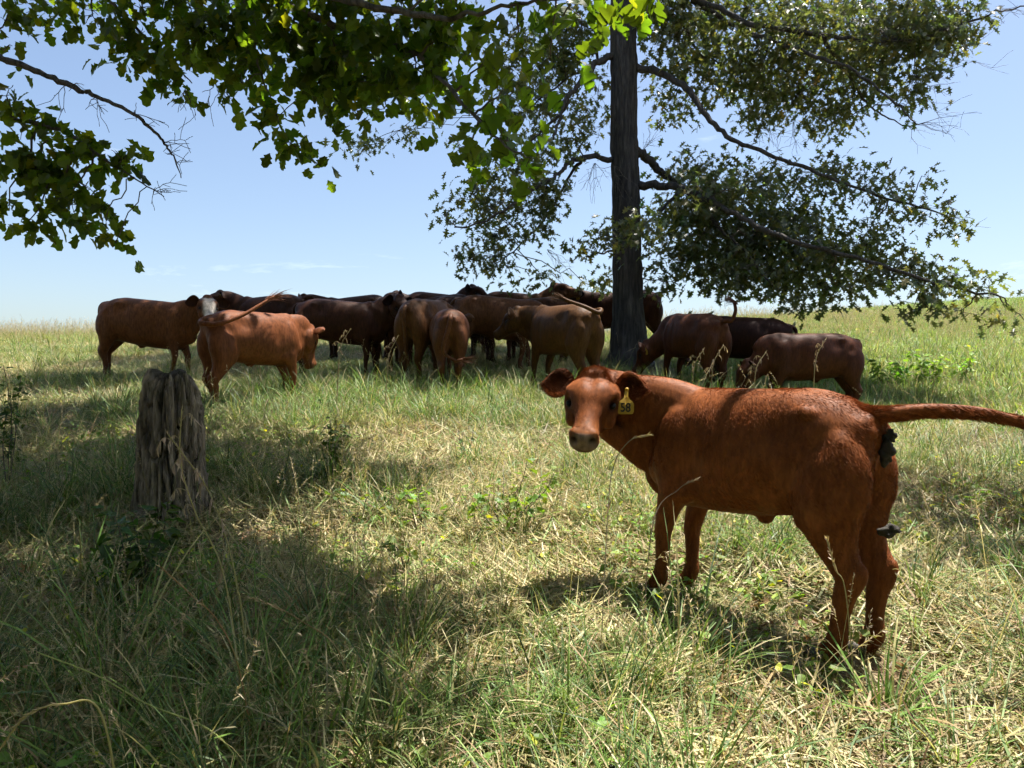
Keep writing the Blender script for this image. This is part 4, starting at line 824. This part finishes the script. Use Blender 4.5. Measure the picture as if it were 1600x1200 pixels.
def scatter(name, label, variants, P, scl, mat, tilt=.12, idx=None):
    """points with rotation, scale and variant number, instanced by geometry nodes"""
    n_ = len(P); col = bpy.data.collections.new(name + '_sources')
    for v in variants: col.objects.link(v.build('clump', mat, None, smooth=False, link=False))
    me = bpy.data.meshes.new(name); me.vertices.add(n_); me.vertices.foreach_set('co', np.ascontiguousarray(P, np.float32).reshape(-1))
    a = me.attributes.new('rot', 'FLOAT_VECTOR', 'POINT'); e_ = .2; dzx = (ground_z(P[:, 0] + e_, P[:, 1]) - ground_z(P[:, 0] - e_, P[:, 1])) / (2 * e_); dzy = (ground_z(P[:, 0], P[:, 1] + e_) - ground_z(P[:, 0], P[:, 1] - e_)) / (2 * e_)
    # Euler XYZ that turns by a random angle about z first, then leans with the slope
    Nn = np.stack([-dzx + rng.normal(0, tilt, n_), -dzy + rng.normal(0, tilt, n_), np.ones(n_)], -1); Nn /= np.linalg.norm(Nn, axis=1)[:, None]; al = rng.uniform(0, 6.28, n_)
    Rm = rot_from(np.stack([np.cos(al), np.sin(al), np.zeros(n_)], -1) - (np.cos(al) * Nn[:, 0] + np.sin(al) * Nn[:, 1])[:, None] * Nn, Nn)
    rt = np.stack([np.arctan2(Rm[:, 2, 1], Rm[:, 2, 2]), -np.arcsin(np.clip(Rm[:, 2, 0], -1, 1)), np.arctan2(Rm[:, 1, 0], Rm[:, 0, 0])], -1).astype(np.float32); a.data.foreach_set('vector', rt.reshape(-1))
    a = me.attributes.new('scl', 'FLOAT', 'POINT'); a.data.foreach_set('value', scl.astype(np.float32))
    a = me.attributes.new('idx', 'INT', 'POINT'); a.data.foreach_set('value', (rng.integers(0, len(variants), n_) if idx is None else np.clip(idx, 0, len(variants) - 1)).astype(np.int32))
    o = bpy.data.objects.new(name, me); COL.objects.link(o)
    ng = bpy.data.node_groups.new(name, 'GeometryNodeTree'); ng.interface.new_socket('Geometry', in_out='INPUT', socket_type='NodeSocketGeometry'); ng.interface.new_socket('Geometry', in_out='OUTPUT', socket_type='NodeSocketGeometry')
    N_ = ng.nodes; L_ = ng.links; gi = N_.new('NodeGroupInput'); go = N_.new('NodeGroupOutput'); ip = N_.new('GeometryNodeInstanceOnPoints')
    ci = N_.new('GeometryNodeCollectionInfo'); ci.inputs['Collection'].default_value = col; ci.inputs['Separate Children'].default_value = True; ci.inputs['Reset Children'].default_value = True
    def na(nm, ty): q = N_.new('GeometryNodeInputNamedAttribute'); q.data_type = ty; q.inputs['Name'].default_value = nm; return q.outputs['Attribute']
    L_.new(gi.outputs[0], ip.inputs['Points']); L_.new(ci.outputs[0], ip.inputs['Instance']); ip.inputs['Pick Instance'].default_value = True
    L_.new(na('idx', 'INT'), ip.inputs['Instance Index']); L_.new(na('rot', 'FLOAT_VECTOR'), ip.inputs['Rotation']); L_.new(na('scl', 'FLOAT'), ip.inputs['Scale']); L_.new(ip.outputs[0], go.inputs[0])
    md = o.modifiers.new('scatter', 'NODES'); md.node_group = ng; tag(o, label, 'grass' if 'grass' in name or 'straw' in name else 'weeds', kind='stuff'); return o

def region(n_, x0, x1, y0, y1, wedge=1.0, pad=1.2):
    """random ground points of the part of the pasture the picture can see, with a margin"""
    y = rng.uniform(y0, y1, n_); x = rng.uniform(x0, x1, n_); k = np.abs(x) < y * .667 * wedge + pad; return x[k], y[k]
def bare_mask(x, y):        # trampled bare spots near the stump
    m_ = 1.3 * np.exp(-(((x + 1.40) / .62) ** 2 + ((y - 4.25) / .65) ** 2)) + 1.2 * np.exp(-(((x + 2.5) / .5) ** 2 + ((y - 3.75) / .35) ** 2)) + .6 * np.exp(-(((x + 1.9) / .6) ** 2 + ((y - 3.75) / .14) ** 2))
    return rng.random(len(x)) > np.clip(m_ * 1.1, 0, .93)
def pts(x, y): return np.stack([x, y, ground_z(x, y)], -1)
def tall_block(x, y):       # keep tall grass off the calf's body and the stump
    return ~((((x - 1.05) / .75) ** 2 + ((y - 3.2) / .6) ** 2) < 1) & ~(((x + 2) ** 2 + (y - 4.5) ** 2) < .09)
HOOF = [(1.17, 2.87), (1.33, 2.98), (.63, 3.475), (.77, 3.60)]
def near_hoof(x, y):
    m_ = np.zeros(len(x), bool)
    for hx_, hy_ in HOOF: m_ |= (x - hx_) ** 2 + (y - hy_ + .10) ** 2 < .52 ** 2
    return m_
# litter
x, y = region(2300, -4.5, 4.5, 1.2, 5.2); k = bare_mask(x, y); x, y = x[k], y[k]
x2, y2 = region(5200, -11, 12, 5.2, 16.5); x = np.append(x, x2); y = np.append(y, y2)
scatter('dry_straw_litter', 'flattened tangle of dry straw coloured grass over the pasture', [clump_litter(g=.22), clump_litter(g=.36), clump_litter(g=.4, pal=STRAW * .75), clump_litter(g=.55), clump_litter(g=.85), clump_litter(n_=240, g=.1, pal=STRAW * np.array([.55, .45, .4]))], pts(x, y), rng.uniform(.8, 1.3, len(x)) * np.where(near_hoof(x, y), .4, 1), M['grass'], .03,
        np.where(n2(x, y, 1.3, 3, 61) > .63, 5, np.floor(np.clip((n2(x, y, .7, 3, 51) - .3) * 10 + rng.normal(0, .5, len(x)) + 2.2 * sstep(2, 5, x) * sstep(7, 10, y), 0, 4.4))))
# short grass
x, y = region(1700, -4.5, 4.5, 1.2, 5.2); k = bare_mask(x, y); x, y = x[k], y[k]; x2, y2 = region(3000, -12, 14, 5.2, 19); x = np.append(x, x2); y = np.append(y, y2)
dens = n2(x, y, .9, 2, 2); k = (rng.random(len(x)) < (dens - .3) * 3.2) & ~near_hoof(x, y); x, y = x[k], y[k]
scatter('short_grass', 'short mixed green and dry grass covering the slope', [clump_short(g=g) for g in (.35, .5, .7, .6, .8)], pts(x, y), rng.uniform(.6, 1.35, len(x)) * (1 + .25 * sstep(6, 16, y)), M['grass'], .04)
# green tufts, thickest in front of the herd
x, y = region(4800, -4.5, 4.5, 1.3, 6); x2, y2 = region(5500, -11, 12, 6, 16); x = np.append(x, x2); y = np.append(y, y2)
k = rng.random(len(x)) < np.clip((n2(x, y, .8, 2, 12) - .44) * 4, .06, 1) * np.where((y > 6.6) & (y < 10.5), 1.0, .55); x, y = x[k], y[k]; k = tall_block(x, y) & bare_mask(x, y) & ~near_hoof(x, y); x, y = x[k], y[k]
xb, yb = region(900, -3.4, 3.4, 7.0, 9.6); x = np.append(x, xb); y = np.append(y, yb)
s_ = rng.uniform(.5, 1.2, len(x)) * np.where(y > 6.6, .98, .9)
ex = np.array([(-1.05, 2.35), (-.72, 2.3), (-.85, 2.5), (-.2, 2.32), (.1, 2.3), (2.3, 3.4), (2.1, 3.0), (2.5, 3.7), (2.42, 3.3), (1.9, 2.6), (-1.3, 2.9), (-1.2, 3.0), (-.95, 2.75), (2.35, 3.6), (-.35, 2.3), (.35, 2.35), (-1.5, 3.1), (-1.7, 3.3), (-.9, 2.2), (-.5, 2.2), (-1.15, 2.15), (-1.35, 2.6), (-1.6, 2.9), (-2.0, 3.6), (-2.6, 5.0), (-2.9, 5.6), (-1.0, 5.2), (-.6, 2.4), (1.2, 2.45), (.62, 2.75)])
x = np.append(x, ex[:, 0]); y = np.append(y, ex[:, 1]); s_ = np.append(s_, rng.uniform(1.0, 1.4, len(ex)))
scatter('green_grass_tufts', 'arching green grass tufts, lush in front of the herd', [clump_tuft(), clump_tuft(60, .26), clump_tuft(46, .38, .9), clump_tuft(56, .3, .6, GREEN), clump_tuft(80, .22, .8, GREEN, .0024)], pts(x, y), s_, M['grass'], .12)
# tall seeding grass
x, y = region(620, -4, 4, 1.9, 6); x2, y2 = region(3000, -12, 11, 6, 17.5); k = rng.random(len(x2)) < np.clip((n2(x2, y2, .5, 2, 22) - .35) * 2.4 + .25 * (x2 < -3) + .15 * (y2 > 12), .1, 1); x = np.append(x, x2[k]); y = np.append(y, y2[k]); k = tall_block(x, y) & (n2(x, y, 1.2, 2, 33) > .42); x, y = x[k], y[k]
scatter('tall_seeding_grass', 'tall thin grass stalks with pale seed heads scattered over the slope', [clump_stalks(), clump_stalks(5, .5), clump_stalks(9, .55, .18), clump_stalks(6, .45, .15, .6, False)], pts(x, y), rng.uniform(.5, 1.1, len(x)), M['grass'], .1)
# tall grass along the crest
x = rng.uniform(-26, 20, 9500); y = 15.5 + rng.random(9500) * 9; k = np.abs(x) < y * .75 + 1; x, y = x[k], y[k]
scatter('crest_grass', 'tall pale green grass along the crest of the hill against the sky', [clump_stalks(9, .5, .22, .5), clump_stalks(12, .34, .25, .6, False), clump_stalks(10, .36, .2, .4)], pts(x, y), rng.uniform(.5, 1.25, len(x)), M['grass'], .1)
# green meadow on the right and beyond
x, y = [], []
for (x0, x1, y0, y1, nn) in ((3, 17, 9, 22, 2600), (5, 34, 20, 40, 6000), (8, 70, 38, 80, 9000), (-22, 6, 16, 30, 1800)):
    a_, b_ = region(nn, x0, x1, y0, y1, 1.15, 2); x.append(a_); y.append(b_)
x = np.concatenate(x); y = np.concatenate(y)
scatter('meadow_grass', 'bright green meadow grass on the open slope beyond the cattle on the right', [clump_meadow(g=g) for g in (.8, .9, .97, .75)], pts(x, y), rng.uniform(.7, 1.3, len(x)) * (1 + .5 * sstep(25, 60, y)), M['grass'], .08)
# low broad-leaved weeds
x, y = region(2000, -4, 4, 1.6, 7); x2, y2 = region(900, 2, 22, 9, 30); x = np.append(x, x2); y = np.append(y, y2); k = n2(x, y, 1.1, 2, 44) > .5; x, y = x[k], y[k]
scatter('ground_weeds', 'small bright green broad leaved weeds growing low in the grass', [clump_weed(), clump_weed(14, .03, .16), clump_weed(7, .05, .08)], pts(x, y), rng.uniform(.6, 1.4, len(x)) * np.where(y > 9, 1.8, 1), M['weed'], .1)

# fallen leaves and twigs in the thatch
def clump_leaves():
    mb = MB(); n_ = 5; tV, tF = small_leaf('pin'); P = np.column_stack([rng.normal(0, .12, n_), rng.normal(0, .12, n_), rng.uniform(.02, .05, n_)]); Rm = rand_leaf_frames(n_, 0, .75)
    V, F_ = scatter_mesh(tV * np.array([1, 1, 2.5]), tF, P, Rm, rng.uniform(.05, .10, n_)); mb.add(V, F_, np.repeat(np.array([.20, .11, .05]) * rng.uniform(.5, 1.5, (n_, 1)), len(tV), 0)); return mb
x, y = region(700, -4.5, 4.5, 1.4, 7)
o = scatter('fallen_leaves', 'curled brown oak leaves fallen in the grass', [clump_leaves(), clump_leaves()], pts(x, y), rng.uniform(.7, 1.2, len(x)), M['grass'], .1); o['category'] = 'leaves'

# ------------------------------------------------------------------ single plants
def sapling(name, label, px, py, H, nst, nleaf, lsize, base, kind='broad', spread=.12, cat='sapling', group=None, stemcol=(.6, .5, .4)):
    d = None
    lo, hi = 1.5, 60.0                                     # find where the view ray meets the ground
    for _ in range(50):
        md_ = (lo + hi) / 2; q = pw(px, py, md_)
        if q[2] > gz(q[0], q[1]): lo = md_
        else: hi = md_
        if lo > 40: break
    d = lo; q = pw(px, py, d); z0 = gz(q[0], q[1]); root = empty(name, (q[0], q[1], z0)); tag(root, label, cat, group); lb = MB(); tV, tF = leaf_template(kind)
    for s in range(nst):
        a_ = rng.uniform(0, 6.28); e = np.array([math.cos(a_) * spread * rng.uniform(.3, 1.2), math.sin(a_) * spread, H * rng.uniform(.65, 1.05)])
        P = catmull([np.zeros(3), e * .4 + rng.normal(0, .012, 3), e * .75 + rng.normal(0, .012, 3), e], 14); sb = MB(); sb.both(*round_tube(P, np.linspace(.0042, .0014, 14), 5, 14)); sb.build('stem', M['twig'], root)
        n_ = nleaf; k = rng.integers(4, 14, n_); pp = P[k]; Rm = rand_leaf_frames(n_, .15, .7); S = lsize * rng.uniform(.55, 1.25, n_); pp = pp + rng.normal(0, .02, (n_, 3)) + Rm[:, :, 0] * .015
        V, F_ = scatter_mesh(tV, tF, pp, Rm, S); lb.add(V, F_, np.repeat(leaf_colors(n_, base, .2, .05), len(tV), 0))
    o = lb.build('leaves', M['weed'], root, smooth=False); o['kind'] = 'stuff'; return root
sapling('oak_sapling', 'bright green oak seedling with lobed leaves in the sunny grass at the centre', 782, 838, .40, 9, 12, .062, (.15, .22, .04), 'broad', .30)
sapling('oak_sapling', 'low yellow green seedling just left of the bright centre oak seedling', 655, 842, .30, 6, 8, .055, (.16, .23, .045), 'broad', .24)
sapling('oak_sapling', 'upright leafy dark seedling right of the stump', 522, 765, .46, 4, 24, .055, (.075, .115, .03), 'oval', .05)
sapling('shrub_seedling', 'dark leafy young shrub in the shade in front of the stump', 222, 935, .42, 8, 18, .075, (.06, .105, .03), 'oval', .17, 'shrub')
sapling('shrub_seedling', 'dark young plant at the left edge beside the shaded grass', 12, 775, .85, 4, 44, .045, (.055, .085, .03), 'oval', .09, 'shrub')
sapling('oak_sapling', 'low seedling with few leaves below the bright centre seedling', 640, 905, .2, 4, 7, .055, (.12, .18, .04), 'broad', .14)
sapling('oak_sapling', 'small bright seedling near the brown calf\'s chin, in sunny straw', 893, 770, .2, 3, 6, .05, (.18, .26, .04), 'oval', .10)
sapling('oak_sapling', 'leafy green seedling between the stump and the centre seedlings', 560, 830, .26, 5, 9, .05, (.10, .15, .035), 'broad', .2)
sapling('oak_sapling', 'small spindly seedling behind the bright centre one', 725, 730, .30, 3, 6, .05, (.09, .13, .035), 'broad', .10)
for k, (px, py, lab) in enumerate(((1382, 612, 'first leafy weed from the big dark cow, on the green slope'), (1408, 606, 'second leafy weed from the big dark cow, tall and bright'), (1432, 608, 'third leafy weed from the big dark cow, on the green slope'), (1458, 606, 'fourth leafy weed from the big dark cow, small'), (1502, 604, 'fifth leafy weed from the big dark cow, standing apart'))):
    sapling('weed_plant', lab, px, py, .42 if k % 2 else .5, 5, 16, .09, (.16, .26, .05), 'oval', .18, 'weed', 'leafy weeds on the green slope')
def tall_stalk(label, path, d, r=.0016, col=(.40, .36, .14), head=.3, heads=True, branched=False, cname='grass_stalk'):
    """one tall grass stalk standing near the camera"""
    P = np.array([pw(a, b_, d + dd) for a, b_, dd in path]); P[0][2] = gz(P[0][0], P[0][1]) - .01; root = empty(cname, P[0]); tag(root, label, 'grass stalk', 'single tall grass stalks in the foreground')
    C = catmull(P, 36) - P[0]; sb = MB(); sb.both(*round_tube(C, np.linspace(r * 1.8, r * .9, 36), 5, 36), c=col); sb.build('stalk', M['grass'], root)
    if heads:
        hb = MB(); n0 = int(36 * (1 - head))
        for k in range(n0, 36):
            dd = C[min(k + 1, 35)] - C[k - 1]; dd /= np.linalg.norm(dd); m_ = 3
            if branched and k % 3 == 0 and k < 34:
                a_ = rng.uniform(0, 6.28); o_ = np.array([math.cos(a_), math.sin(a_) * .5, rng.uniform(-.2, .5)]) * rng.uniform(.03, .085); bp = catmull([C[k], C[k] + o_ * .6 + [0, 0, .01], C[k] + o_ + [0, 0, -.025]], 8); hb.both(*round_tube(bp, np.full(8, .0007), 3, 8), c=(.36, .28, .2))
                V, T, Q, mm_ = strands(bp[3:], np.tile(np.array([[.2, 0, -1.]]), (5, 1)) + rng.normal(0, .3, (5, 3)), np.full(5, .028), np.full(5, .0036), None, 2); hb.both(V, T, Q, np.repeat(rng.uniform(.7, 1.3, (5, 1)) * np.array([[.40, .29, .24]]), mm_, 0))
            dr = dd[None] + rng.normal(0, .28, (m_, 3)); dr /= np.linalg.norm(dr, axis=1)[:, None]; V, T, Q, mm_ = strands(np.repeat(C[k][None], m_, 0), dr, rng.uniform(.012, .024, m_), np.full(m_, .0022), None, 2)
            hb.both(V, T, Q, np.repeat(rng.uniform(.7, 1.3, (m_, 1)) * np.array([[.45, .34, .22]]), mm_, 0))
        hb.build('seed_head', M['grass'], root, smooth=False)
tall_stalk('tall stalk with drooping open seed head in front of the stump', [(395, 1090, 0), (378, 960, .1), (350, 830, .2), (322, 760, .3), (290, 715, .3), (262, 678, .3)], 2.35, branched=True, head=.6)
tall_stalk('thin upright stalk with seed branches crossing the stump', [(385, 1060, 0), (350, 900, .2), (305, 800, .3), (282, 720, .3), (284, 640, .3)], 2.5, branched=True, head=.5)
tall_stalk('long orange stalk leaning left above the seed grass', [(400, 1110, 0), (372, 1040, 0), (340, 970, .1), (305, 935, .1), (250, 885, .1)], 2.3, col=(.42, .26, .10), head=.35)
tall_stalk('arching stalk with furry head leaning left from the middle foreground', [(560, 1080, 0), (530, 1020, 0), (470, 970, .05), (430, 948, .05), (395, 935, .05)], 2.4, col=(.42, .30, .14), head=.35)
tall_stalk('arching pale stalk curving down at the lower left edge', [(200, 1230, 0), (160, 1120, 0), (100, 1100, 0), (40, 1120, 0), (-6, 1178, 0)], 1.9, r=.0018, col=(.45, .38, .16), head=.5)
tall_stalk('straight diagonal stalk rising left from the lower middle grass', [(420, 1190, 0), (340, 1150, 0), (230, 1100, 0), (150, 1055, 0), (60, 1020, 0)], 2.1, col=(.35, .36, .12), heads=False)
tall_stalk('thin dark stalk bending right in front of the near calf\'s chest', [(935, 960, 0), (950, 800, .2), (960, 725, .3), (985, 688, .3), (1014, 680, .3)], 2.6, r=.0011, col=(.3, .26, .15), head=.25)
tall_stalk('thin stalk hooked to the right below the near calf\'s chest', [(1000, 960, 0), (1020, 820, .1), (1060, 765, .2), (1088, 749, .2)], 2.8, r=.0011, col=(.34, .27, .18), head=.25)
tall_stalk('pale knotted stalk in front of the near calf\'s hind leg', [(1340, 1000, 0), (1322, 930, 0), (1306, 890, 0), (1292, 842, 0)], 2.5, r=.0012, col=(.40, .34, .2), head=.4)
for k, (px, py, hh, lab) in enumerate(((600, 645, 120, 'dry seeding stalk in front of the watching dark calf'), (1078, 640, 95, 'seeding stalk in front of the tail up calf'), (1108, 640, 100, 'second seeding stalk, right of the one before the tail up calf'), (1268, 640, 110, 'seeding stalk in front of the big dark cow on the right'), (1175, 640, 90, 'seeding stalk before the nearly black calf'), (525, 610, 95, 'feathery stalk before the dark cow left of centre'))):
    dd_ = 6.6 if px > 1000 else 7.6
    tall_stalk(lab, [(px, py, 0), (px + 4, py - hh * .4, 0), (px + 8, py - hh * .75, 0), (px + 22, py - hh, 0)], dd_, r=.003, col=(.36, .28, .18), head=.5, branched=True)
